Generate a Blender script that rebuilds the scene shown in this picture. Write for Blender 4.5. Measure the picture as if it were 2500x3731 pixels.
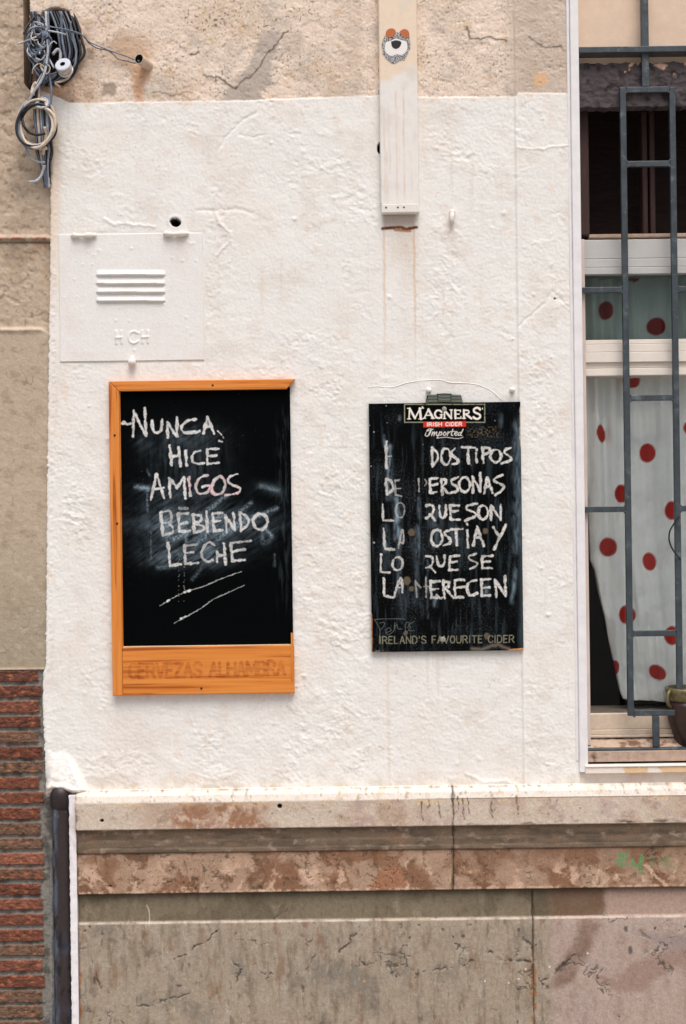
import bpy, bmesh, math, random
import numpy as np
from mathutils import Vector, Matrix

for o in list(bpy.data.objects):
    bpy.data.objects.remove(o)
SC = bpy.context.scene
COL = SC.collection
random.seed(4)

# ------------------------------------------------------------------ camera, sky, sun, exposure
ROLL = math.radians(0.75)
CR, SR = math.cos(ROLL), math.sin(ROLL)
MM = 0.001                      # one photo pixel on the wall face = 1 mm
DIST = 4.9
ZC = 1.92
cam = bpy.data.cameras.new('camera')
co = bpy.data.objects.new('camera', cam)
COL.objects.link(co)
cam.sensor_fit = 'VERTICAL'
cam.sensor_height = 36.0
cam.lens = 36.0 * DIST / (3731 * MM)
cam.clip_start = 0.05
cam.clip_end = 2000
right = Vector((CR, 0, -SR)); up = Vector((SR, 0, CR)); back = Vector((0, -1, 0))
m = Matrix((right, up, back)).transposed().to_4x4()
m.translation = Vector((0, -DIST, ZC))
co.matrix_world = m
SC.camera = co

SUN_EL, SUN_AZ = math.radians(64), math.radians(12)    # azimuth: to the right of straight in front of the wall
w = bpy.data.worlds.new('World')
SC.world = w
w.use_nodes = True
nt = w.node_tree
sky = nt.nodes.new('ShaderNodeTexSky')
sky.sky_type = 'NISHITA'
sky.sun_disc = False
sky.sun_elevation = SUN_EL
sky.sun_rotation = math.pi - SUN_AZ
sky.air_density = 1.0
sky.dust_density = 6.0
sky.ozone_density = 0.6
nt.nodes['Background'].inputs['Strength'].default_value = 0.10
nt.links.new(sky.outputs[0], nt.nodes['Background'].inputs['Color'])
sl = bpy.data.lights.new('sun', 'SUN')
sl.energy = 1.5
sl.angle = math.radians(38)
sl.color = (1.0, 0.985, 0.965)
so = bpy.data.objects.new('sun', sl)
COL.objects.link(so)
sd = Vector((math.sin(SUN_AZ) * math.cos(SUN_EL), -math.cos(SUN_AZ) * math.cos(SUN_EL), math.sin(SUN_EL)))
so.rotation_euler = sd.to_track_quat('Z', 'Y').to_euler()
so.location = (1, -5, 8)
SC.view_settings.view_transform = 'Standard'
SC.view_settings.look = 'None'
SC.view_settings.gamma = 1
SC.view_settings.exposure = 0.40

# ------------------------------------------------------------------ helpers
def P(px, py, y=0.0):
    """photo pixel -> point of the place at depth y behind the wall face"""
    dx, dy = px - 1250.0, py - 1865.5
    k = MM * (DIST + y) / DIST
    return ((dx * CR - dy * SR) * k, y, ZC - (dx * SR + dy * CR) * k)

def PX(px, py, y=0.0): return P(px, py, y)[0]
def PZ(px, py, y=0.0): return P(px, py, y)[2]

def to_px(X, Z, y=0.0):
    k = MM * (DIST + y) / DIST
    u, v = X / k, (ZC - Z) / k
    return u * CR + v * SR + 1250.0, -u * SR + v * CR + 1865.5

def C(r, g, b):
    f = lambda c: (c / 255 / 12.92) if c <= 10.3 else ((c / 255 + 0.055) / 1.055) ** 2.4
    return np.array((f(r), f(g), f(b)), dtype=np.float32)

# numpy noise
_rng = np.random.RandomState(7)
_perm = _rng.permutation(256).astype(np.int32)
_perm = np.concatenate([_perm, _perm, _perm])
_ang = _rng.rand(256) * 2 * np.pi
_gx, _gy = np.cos(_ang).astype(np.float32), np.sin(_ang).astype(np.float32)
def perlin(x, y, seed=0):
    xi, yi = np.floor(x).astype(np.int32), np.floor(y).astype(np.int32)
    xf, yf = (x - xi).astype(np.float32), (y - yi).astype(np.float32)
    xi = (xi + seed * 37) & 255; yi = (yi + seed * 91) & 255
    u = xf * xf * xf * (xf * (xf * 6 - 15) + 10); v = yf * yf * yf * (yf * (yf * 6 - 15) + 10)
    def g(ix, iy, fx, fy):
        h = _perm[_perm[ix & 255] + (iy & 255)]
        return _gx[h] * fx + _gy[h] * fy
    a = g(xi, yi, xf, yf); b = g(xi + 1, yi, xf - 1, yf)
    c = g(xi, yi + 1, xf, yf - 1); d = g(xi + 1, yi + 1, xf - 1, yf - 1)
    return ((a + u * (b - a)) + v * ((c + u * (d - c)) - (a + u * (b - a)))) * 1.5
def fbm(x, y, size, octs=4, seed=0, gain=0.5):
    s = 0; a = 1; t = 0
    for i in range(octs):
        s = s + a * perlin(x / size, y / size, seed + i * 5); t += a
        a *= gain; size *= 0.5
    return s / t
def ridged(x, y, size, octs=3, seed=0):
    s = 0; a = 1; t = 0
    for i in range(octs):
        s = s + a * (1 - np.abs(perlin(x / size, y / size, seed + i * 3)) * 2); t += a
        a *= 0.5; size *= 0.5
    return s / t
def sst(a, b, x):
    t = np.clip((x - a) / (b - a), 0, 1)
    return t * t * (3 - 2 * t)
def mix3(c, col, f):
    f = np.clip(f, 0, 1)[..., None]
    return c * (1 - f) + np.asarray(col, dtype=np.float32) * f
def line_d(px, py, pts, reach):
    """distance to a polyline, 1e3 beyond reach"""
    d = np.full(px.shape, 1e3, dtype=np.float32)
    xs = [p[0] for p in pts]; ys = [p[1] for p in pts]
    sel = (px > min(xs) - reach) & (px < max(xs) + reach) & (py > min(ys) - reach) & (py < max(ys) + reach)
    if not sel.any(): return d
    x = px[sel]; y = py[sel]; r = np.full(x.shape, 1e3)
    for (x0, y0), (x1, y1) in zip(pts[:-1], pts[1:]):
        vx, vy = x1 - x0, y1 - y0
        L = vx * vx + vy * vy + 1e-9
        t = np.clip(((x - x0) * vx + (y - y0) * vy) / L, 0, 1)
        r = np.minimum(r, np.hypot(x - x0 - t * vx, y - y0 - t * vy))
    d[sel] = r
    return d
def inpoly(px, py, poly):
    r = np.zeros(px.shape, dtype=bool)
    n = len(poly)
    for i in range(n):
        x0, y0 = poly[i]; x1, y1 = poly[(i + 1) % n]
        if y0 == y1: continue
        c = ((y0 > py) != (y1 > py)) & (px < (x1 - x0) * (py - y0) / (y1 - y0) + x0)
        r ^= c
    return r
def poly_soft(px, py, poly, soft):
    ins = inpoly(px, py, poly)
    d = line_d(px, py, list(poly) + [poly[0]], soft * 1.5 + 5)
    sd_ = np.where(ins, d, -d)
    return sst(-soft, soft, sd_)
def ell(px, py, cx, cy, rx, ry, rot=0.0):
    c, s = math.cos(rot), math.sin(rot)
    dx, dy = px - cx, py - cy
    return np.sqrt(((dx * c + dy * s) / rx) ** 2 + ((-dx * s + dy * c) / ry) ** 2)
def smooth(pts, n=6):
    pts = [np.array(p, dtype=float) for p in pts]
    if len(pts) < 3: return [tuple(p) for p in pts]
    e = [2 * pts[0] - pts[1]] + pts + [2 * pts[-1] - pts[-2]]
    out = []
    for i in range(1, len(e) - 2):
        p0, p1, p2, p3 = e[i - 1:i + 3]
        for k in range(n):
            t = k / n
            out.append(tuple(0.5 * (2 * p1 + (p2 - p0) * t + (2 * p0 - 5 * p1 + 4 * p2 - p3) * t * t + (3 * p1 - p0 - 3 * p2 + p3) * t ** 3)))
    out.append(tuple(pts[-1]))
    return out
def oval(cx, cy, rx, ry, n=18, a0=-1.4):
    return [(cx + rx * math.cos(a0 + 2 * math.pi * i / n), cy + ry * math.sin(a0 + 2 * math.pi * i / n)) for i in range(n + 1)]

# ------------------------------------------------------------------ materials
def mat(name, color=(.5, .5, .5), rough=0.8, attr=False, var=0.0, vscale=40, bump=0.0, bscale=200, metal=0.0, spec=0.4,
        var2=None, stretch=None, bdist=0.002, alpha_noise=False):
    mt = bpy.data.materials.new(name)
    mt.use_nodes = True
    n = mt.node_tree.nodes; l = mt.node_tree.links
    b = n['Principled BSDF']
    b.inputs['Roughness'].default_value = rough
    b.inputs['Metallic'].default_value = metal
    b.inputs['Specular IOR Level'].default_value = spec
    tc = n.new('ShaderNodeTexCoord')
    vec = tc.outputs['Object']
    if stretch:
        mp = n.new('ShaderNodeMapping'); mp.inputs['Scale'].default_value = stretch
        l.new(vec, mp.inputs['Vector']); vec = mp.outputs['Vector']
    if attr:
        a = n.new('ShaderNodeAttribute'); a.attribute_name = 'Col'
        src = a.outputs['Color']
    else:
        rgb = n.new('ShaderNodeRGB'); rgb.outputs[0].default_value = (*[float(c) for c in color], 1)
        src = rgb.outputs[0]
    if var > 0:
        nz = n.new('ShaderNodeTexNoise'); nz.inputs['Scale'].default_value = vscale; nz.inputs['Detail'].default_value = 6
        nz.inputs['Roughness'].default_value = 0.65
        l.new(vec, nz.inputs['Vector'])
        mr = n.new('ShaderNodeMapRange')
        mr.inputs['From Min'].default_value = 0.3; mr.inputs['From Max'].default_value = 0.7
        mr.inputs['To Min'].default_value = 1 - var; mr.inputs['To Max'].default_value = 1 + var
        l.new(nz.outputs['Fac'], mr.inputs['Value'])
        mx = n.new('ShaderNodeMix'); mx.data_type = 'RGBA'; mx.blend_type = 'MULTIPLY'
        mx.inputs['Factor'].default_value = 1
        l.new(src, mx.inputs[6])
        l.new(mr.outputs[0], mx.inputs[7])
        src = mx.outputs[2]
    if var2 is not None:
        c2, sc2, lo, hi = var2
        nz = n.new('ShaderNodeTexNoise'); nz.inputs['Scale'].default_value = sc2; nz.inputs['Detail'].default_value = 8
        nz.inputs['Roughness'].default_value = 0.7
        l.new(vec, nz.inputs['Vector'])
        mr = n.new('ShaderNodeMapRange'); mr.inputs['From Min'].default_value = lo; mr.inputs['From Max'].default_value = hi
        l.new(nz.outputs['Fac'], mr.inputs['Value'])
        mx = n.new('ShaderNodeMix'); mx.data_type = 'RGBA'
        l.new(mr.outputs[0], mx.inputs['Factor']); l.new(src, mx.inputs[6])
        mx.inputs[7].default_value = (*[float(c) for c in c2], 1)
        src = mx.outputs[2]
    l.new(src, b.inputs['Base Color'])
    if bump > 0:
        nb = n.new('ShaderNodeTexNoise'); nb.inputs['Scale'].default_value = bscale; nb.inputs['Detail'].default_value = 4
        l.new(vec, nb.inputs['Vector'])
        bp = n.new('ShaderNodeBump'); bp.inputs['Strength'].default_value = bump; bp.inputs['Distance'].default_value = bdist
        l.new(nb.outputs['Fac'], bp.inputs['Height'])
        l.new(bp.outputs['Normal'], b.inputs['Normal'])
    return mt

M = {}
M['plaster'] = mat('painted_plaster', attr=True, rough=0.75, var=0.05, vscale=120, bump=0.35, bscale=240, spec=0.25, bdist=0.0015)
M['stone'] = mat('weathered_stone', attr=True, rough=0.75, var=0.14, vscale=170, bump=0.3, bscale=200, spec=0.3, bdist=0.0015)
M['render'] = mat('cement_render', attr=True, rough=0.9, var=0.10, vscale=160, bump=0.5, bscale=220, spec=0.2)
M['board'] = mat('chalkboard', attr=True, rough=0.8, spec=0.02)
M['brick'] = mat('brick', attr=True, rough=0.9, var=0.3, vscale=110, bump=0.6, bscale=120, spec=0.2, bdist=0.004)
M['duct'] = mat('duct_paint', attr=True, rough=0.5, var=0.04, vscale=60, bump=0.12, bscale=60, spec=0.3)
M['white'] = mat('white_paint', C(232, 227, 221), rough=0.6, var=0.05, vscale=30, bump=0.3, bscale=120, spec=0.3)
M['trim'] = mat('trim_paint', C(230, 229, 230), rough=0.6, var=0.06, vscale=22, bump=0.25, bscale=80, spec=0.3)
M['iron'] = mat('grey_iron_paint', C(56, 65, 71), rough=0.45, var=0.35, vscale=25, bump=0.4, bscale=70, spec=0.5,
                var2=(C(112, 122, 126), 26, 0.56, 0.74))
M['pipe'] = mat('dark_pipe_paint', C(50, 42, 43), rough=0.45, var=0.35, vscale=20, bump=0.4, bscale=60, spec=0.4,
                var2=(C(84, 98, 114), 13, 0.54, 0.70), stretch=(1.6, 1.6, .35))
M['pvc'] = mat('cream_window_frame', C(226, 218, 208), rough=0.45, var=0.04, vscale=20, spec=0.4)
M['dark_wood'] = mat('dark_brown_wood', C(62, 42, 38), rough=0.6, var=0.3, vscale=30, bump=0.2, bscale=80, stretch=(4, 4, .5), spec=0.3)
M['dark_board'] = mat('dark_boarding', C(34, 24, 22), rough=0.8, var=0.4, vscale=20, bump=0.2, bscale=60, stretch=(1, 1, 4), spec=0.2)
M['lintel'] = mat('dark_lintel', C(66, 60, 62), rough=0.95, var=0.35, vscale=40, bump=1.0, bscale=70, spec=0.15, bdist=0.012)
M['beige'] = mat('beige_plaster', C(222, 198, 176), rough=0.9, var=0.08, vscale=14, bump=0.3, bscale=120, spec=0.2)
M['jamb'] = mat('pinkish_jamb_paint', C(206, 190, 182), rough=0.7, var=0.12, vscale=14, bump=.25, bscale=90, spec=.2, var2=(C(120, 104, 98), 26, .66, .78), stretch=(1, 1, .4))
M['sill'] = mat('cream_sill', C(205, 187, 168), rough=0.6, var=0.10, vscale=60, spec=0.3, bump=.2, bscale=150)
M['sill_dirty'] = mat('stained_sill', C(178, 155, 138), rough=0.8, var=0.15, vscale=40, bump=0.4, bscale=120, spec=0.2,
                      var2=(C(70, 48, 34), 16, 0.56, 0.70))
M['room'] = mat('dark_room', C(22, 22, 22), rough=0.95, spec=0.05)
M['cable_grey'] = mat('grey_cable', C(176, 180, 188), rough=0.5, var=0.25, vscale=60, spec=0.4)
M['cable_blue'] = mat('slate_cable', C(104, 114, 130), rough=0.5, var=0.3, vscale=60, spec=0.4)
M['cable_black'] = mat('black_cable', C(32, 33, 36), rough=0.5, var=0.2, vscale=60, spec=0.4)
M['cable_cream'] = mat('cream_cable', C(205, 190, 172), rough=0.5, var=0.2, vscale=60, spec=0.4)
M['screw'] = mat('dull_steel', C(150, 148, 140), rough=0.5, metal=0.1, var=0.2, vscale=200)
M['nail'] = mat('dark_nail', C(40, 26, 18), rough=0.5)
M['cavity'] = mat('hole_shade', C(16, 15, 14), rough=1.0, spec=0.0)  # near-black colour for the shade inside gaps and openings
M['stub'] = mat('conduit_plastic', C(205, 186, 166), rough=0.7, var=0.12, vscale=80, spec=0.3)
M['terracotta'] = mat('brown_glazed_clay', C(52, 34, 27), rough=0.35, var=0.3, vscale=18, spec=0.5)
M['glaze'] = mat('mottled_yellow_glaze', C(104, 94, 62), rough=0.35, var=0.7, vscale=45, spec=0.5)
M['street'] = mat('street_paving', C(150, 143, 134), rough=0.9, var=0.2, vscale=6, bump=.3, bscale=60)
M['tab'] = mat('printed_steel', C(28, 34, 32), rough=0.45, spec=0.4)
M['tab_line'] = mat('pale_green_print', C(132, 142, 126), rough=0.5)

def wood(name, stretch, ink=False):
    mt = bpy.data.materials.new(name); mt.use_nodes = True
    n = mt.node_tree.nodes; l = mt.node_tree.links; b = n['Principled BSDF']
    b.inputs['Roughness'].default_value = 0.45; b.inputs['Specular IOR Level'].default_value = 0.35
    tc = n.new('ShaderNodeTexCoord'); mp = n.new('ShaderNodeMapping'); mp.inputs['Scale'].default_value = stretch
    l.new(tc.outputs['Object'], mp.inputs['Vector'])
    nz = n.new('ShaderNodeTexNoise'); nz.inputs['Scale'].default_value = 1.0; nz.inputs['Detail'].default_value = 5
    nz.inputs['Distortion'].default_value = 0.6
    l.new(mp.outputs[0], nz.inputs['Vector'])
    cr = n.new('ShaderNodeValToRGB')
    e = cr.color_ramp.elements
    e[0].position = 0.32; e[0].color = (*C(164, 84, 26), 1)
    e[1].position = 0.62; e[1].color = (*C(222, 142, 66), 1)
    x = e.new(0.44); x.color = (*C(212, 126, 50), 1)
    l.new(nz.outputs['Fac'], cr.inputs['Fac'])
    src = cr.outputs['Color']
    if ink:
        a = n.new('ShaderNodeAttribute'); a.attribute_name = 'Col'
        mx = n.new('ShaderNodeMix'); mx.data_type = 'RGBA'; mx.blend_type = 'MULTIPLY'; mx.inputs['Factor'].default_value = 1
        l.new(src, mx.inputs[6]); l.new(a.outputs['Color'], mx.inputs[7]); src = mx.outputs[2]
    l.new(src, b.inputs['Base Color'])
    bp = n.new('ShaderNodeBump'); bp.inputs['Strength'].default_value = 0.12; bp.inputs['Distance'].default_value = 0.001
    l.new(nz.outputs['Fac'], bp.inputs['Height']); l.new(bp.outputs[0], b.inputs['Normal'])
    return mt
M['wood_v'] = wood('varnished_pine_upright', (95, 95, 3))
M['wood_h'] = wood('varnished_pine_crosswise', (3, 95, 95))
M['wood_ink'] = wood('varnished_pine_printed', (2.2, 95, 80), True)

def glass_mat(name, tint, dens):
    mt = bpy.data.materials.new(name); mt.use_nodes = True
    n = mt.node_tree.nodes; l = mt.node_tree.links
    n.remove(n['Principled BSDF'])
    tr = n.new('ShaderNodeBsdfTransparent'); tr.inputs[0].default_value = (*tint, 1)
    gl = n.new('ShaderNodeBsdfGlossy'); gl.inputs['Roughness'].default_value = 0.03
    gl.inputs['Color'].default_value = (.9, .95, 1, 1)
    fr = n.new('ShaderNodeFresnel'); fr.inputs[0].default_value = 1.22
    mx = n.new('ShaderNodeMixShader')
    l.new(fr.outputs[0], mx.inputs[0]); l.new(tr.outputs[0], mx.inputs[1]); l.new(gl.outputs[0], mx.inputs[2])
    l.new(mx.outputs[0], n['Material Output'].inputs[0])
    return mt
M['glass'] = glass_mat('window_glass', (.97, .98, .975), 0)
M['glass_dark'] = glass_mat('tinted_glass', (.71, .755, .745), 0)

def fabric_mat():
    mt = bpy.data.materials.new('curtain_fabric'); mt.use_nodes = True
    n = mt.node_tree.nodes; l = mt.node_tree.links
    b = n['Principled BSDF']; b.inputs['Roughness'].default_value = 0.9; b.inputs['Specular IOR Level'].default_value = 0.1
    a = n.new('ShaderNodeAttribute'); a.attribute_name = 'Col'
    l.new(a.outputs['Color'], b.inputs['Base Color'])
    tc = n.new('ShaderNodeTexCoord'); nz = n.new('ShaderNodeTexNoise'); mp = n.new('ShaderNodeMapping'); mp.inputs['Scale'].default_value = (1, 1, .3)
    l.new(tc.outputs['Object'], mp.inputs['Vector']); l.new(mp.outputs[0], nz.inputs['Vector']); nz.inputs['Scale'].default_value = 38; nz.inputs['Detail'].default_value = 6
    bp = n.new('ShaderNodeBump'); bp.inputs['Strength'].default_value = .55; bp.inputs['Distance'].default_value = .012
    l.new(nz.outputs['Fac'], bp.inputs['Height']); l.new(bp.outputs[0], b.inputs['Normal'])
    return mt
M['fabric'] = fabric_mat()

# ------------------------------------------------------------------ object helpers
def tag(o, label=None, cat=None, group=None, kind=None):
    if label: o['label'] = label
    if cat: o['category'] = cat
    if group: o['group'] = group
    if kind: o['kind'] = kind
    return o
def thing(name, label, cat, loc, group=None):
    o = bpy.data.objects.new(name, None)
    o.empty_display_size = 0.1
    COL.objects.link(o); o.location = loc
    return tag(o, label, cat, group)
def root_loc(parent):
    v = Vector((0, 0, 0)); p = parent
    while p is not None:
        v += p.location; p = p.parent
    return v
def link_mesh(name, me, mt, parent, loc=None, smooth_=False):
    o = bpy.data.objects.new(name, me)
    COL.objects.link(o)
    me.materials.append(mt)
    off = root_loc(parent)
    if parent is not None: o.parent = parent
    if loc is not None:
        off = off + Vector(loc) if parent is None else off
        if parent is None: o.location = loc
    if off.length > 0:
        me.transform(Matrix.Translation(-off))
    if smooth_:
        me.polygons.foreach_set('use_smooth', [True] * len(me.polygons))
    return o

class B:
    def __init__(s): s.bm = bmesh.new()
    def box(s, x0, x1, y0, y1, z0, z1, bev=0.0):
        t = bmesh.new()
        bmesh.ops.create_cube(t, size=1)
        for v in t.verts:
            v.co = Vector((x0 + (v.co.x + .5) * (x1 - x0), y0 + (v.co.y + .5) * (y1 - y0), z0 + (v.co.z + .5) * (z1 - z0)))
        if bev: bmesh.ops.bevel(t, geom=list(t.edges), offset=bev, segments=2, affect='EDGES', profile=.5)
        s.add(t); return s
    def add(s, t):
        me = bpy.data.meshes.new('tmp'); t.to_mesh(me); t.free(); s.bm.from_mesh(me); bpy.data.meshes.remove(me)
    def prism(s, poly, y0, y1, bev=0.0):
        """poly: (X,Z) outline, extruded y0 (front) .. y1"""
        t = bmesh.new()
        a = [t.verts.new((x, y0, z)) for x, z in poly]; b = [t.verts.new((x, y1, z)) for x, z in poly]
        t.faces.new(a); t.faces.new(b[::-1])
        n = len(poly)
        for i in range(n): t.faces.new((a[i], b[i], b[(i + 1) % n], a[(i + 1) % n]))
        bmesh.ops.recalc_face_normals(t, faces=t.faces)
        if bev: bmesh.ops.bevel(t, geom=list(t.edges), offset=bev, segments=2, affect='EDGES', profile=.5)
        s.add(t); return s
    def tube(s, pts, r, n=8, cap=True):
        pts = [Vector(p) for p in pts]
        rings = []; prev = None
        for i, p in enumerate(pts):
            d = (pts[min(i + 1, len(pts) - 1)] - pts[max(i - 1, 0)])
            if d.length < 1e-9: d = Vector((0, 0, 1))
            d.normalize()
            a = prev if prev is not None else (Vector((0, 1, 0)) if abs(d.y) < .9 else Vector((1, 0, 0)))
            u = (a - d * a.dot(d)).normalized(); v = d.cross(u); prev = u
            rr = r[i] if isinstance(r, (list, tuple)) else r
            rings.append([s.bm.verts.new(p + (u * math.cos(2 * math.pi * k / n) + v * math.sin(2 * math.pi * k / n)) * rr) for k in range(n)])
        for a, b in zip(rings[:-1], rings[1:]):
            for k in range(n): s.bm.faces.new((a[k], a[(k + 1) % n], b[(k + 1) % n], b[k]))
        if cap:
            s.bm.faces.new(rings[0][::-1]); s.bm.faces.new(rings[-1])
        return s
    def lathe(s, prof, centre, axis=(0, 0, 1), n=28):
        ax = Vector(axis).normalized()
        a = Vector((1, 0, 0)) if abs(ax.x) < .9 else Vector((0, 1, 0))
        u = (a - ax * a.dot(ax)).normalized(); v = ax.cross(u); c = Vector(centre)
        rings = [[s.bm.verts.new(c + ax * h + (u * math.cos(2 * math.pi * k / n) + v * math.sin(2 * math.pi * k / n)) * max(r, 1e-4)) for k in range(n)] for r, h in prof]
        for a_, b_ in zip(rings[:-1], rings[1:]):
            for k in range(n): s.bm.faces.new((a_[k], a_[(k + 1) % n], b_[(k + 1) % n], b_[k]))
        s.bm.faces.new(rings[0][::-1]); s.bm.faces.new(rings[-1])
        return s
    def build(s, name, mt, parent=None, loc=None, smooth_=False):
        bmesh.ops.recalc_face_normals(s.bm, faces=s.bm.faces)
        me = bpy.data.meshes.new(name); s.bm.to_mesh(me); s.bm.free()
        return link_mesh(name, me, mt, parent, loc, smooth_)

def sheet(name, X, Z, H, col, y0, depth, mt, parent, loc=None, smooth_=True, drop=None):
    """grid surface standing at y = y0 - H (towards the street) with sides going back to y0 + depth; X, Z, H are (rows, cols)"""
    R, Cn = X.shape
    n = R * Cn
    co_ = np.empty((n, 3), dtype=np.float32)
    co_[:, 0] = X.ravel(); co_[:, 1] = (y0 - H).ravel(); co_[:, 2] = Z.ravel()
    idx = np.arange(n).reshape(R, Cn)
    a = idx[:-1, :-1].ravel(); b = idx[:-1, 1:].ravel(); c = idx[1:, 1:].ravel(); d = idx[1:, :-1].ravel()
    f = np.stack([a, b, c, d], 1)
    if drop is not None:
        f = f[~(drop[:-1, :-1] | drop[1:, 1:]).ravel()]
    ring = np.concatenate([idx[0, :-1], idx[:-1, -1], idx[-1, :0:-1], idx[:0:-1, 0]])
    k = len(ring)
    bc = co_[ring].copy(); bc[:, 1] = y0 + depth
    co_ = np.concatenate([co_, bc])
    bi = n + np.arange(k)
    nx = np.roll(np.arange(k), -1)
    side = np.stack([ring[nx], ring, bi, bi[nx]], 1)
    q = np.concatenate([f, side]).astype(np.int32)
    me = bpy.data.meshes.new(name)
    me.vertices.add(len(co_)); me.vertices.foreach_set('co', co_.ravel())
    me.loops.add(q.size); me.loops.foreach_set('vertex_index', q.ravel())
    me.polygons.add(len(q))
    me.polygons.foreach_set('loop_start', np.arange(0, q.size, 4, dtype=np.int32))
    try: me.polygons.foreach_set('loop_total', np.full(len(q), 4, dtype=np.int32))
    except Exception: pass
    sm = np.zeros(len(q), dtype=bool); sm[:len(f)] = smooth_
    me.polygons.foreach_set('use_smooth', sm)
    me.update(calc_edges=True); me.validate()
    if col is not None:
        at = me.color_attributes.new('Col', 'FLOAT_COLOR', 'POINT')
        rgba = np.ones((len(co_), 4), dtype=np.float32)
        cc = np.clip(col, 0, 1).reshape(-1, 3)
        rgba[:n, :3] = cc; rgba[n:, :3] = cc[ring]
        at.data.foreach_set('color', rgba.ravel())
    # make the front look to the street
    if me.polygons[0].normal.y > 0:
        me.flip_normals()
    return link_mesh(name, me, mt, parent, loc)

def grid(x0, x1, z0, z1, res):
    nx = max(2, int(round((x1 - x0) / res)) + 1); nz = max(2, int(round((z1 - z0) / res)) + 1)
    return np.meshgrid(np.linspace(x0, x1, nx), np.linspace(z0, z1, nz))

def cable(b, pts, r, y=-0.02, jig=0.0, n=6, sm=6):
    """pts: (px,py[,depth])"""
    q = [P(p[0], p[1], p[2] if len(p) > 2 else y) for p in pts]
    b.tube(smooth(q, sm), r, n)

# ================================================================== SETTING: street
b = B()
t = bmesh.new()
bmesh.ops.create_grid(t, x_segments=2, y_segments=2, size=300)
b.add(t)
tag(b.build('street', M['street']), kind='structure')

# ================================================================== HOUSE FACADE
XL, XR = PX(176, 1865), PX(2112, 1865)
facade = thing('house_facade', 'white painted old house front with bare plaster top and brown stone plinth', 'house', (0, 0, 0))

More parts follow.
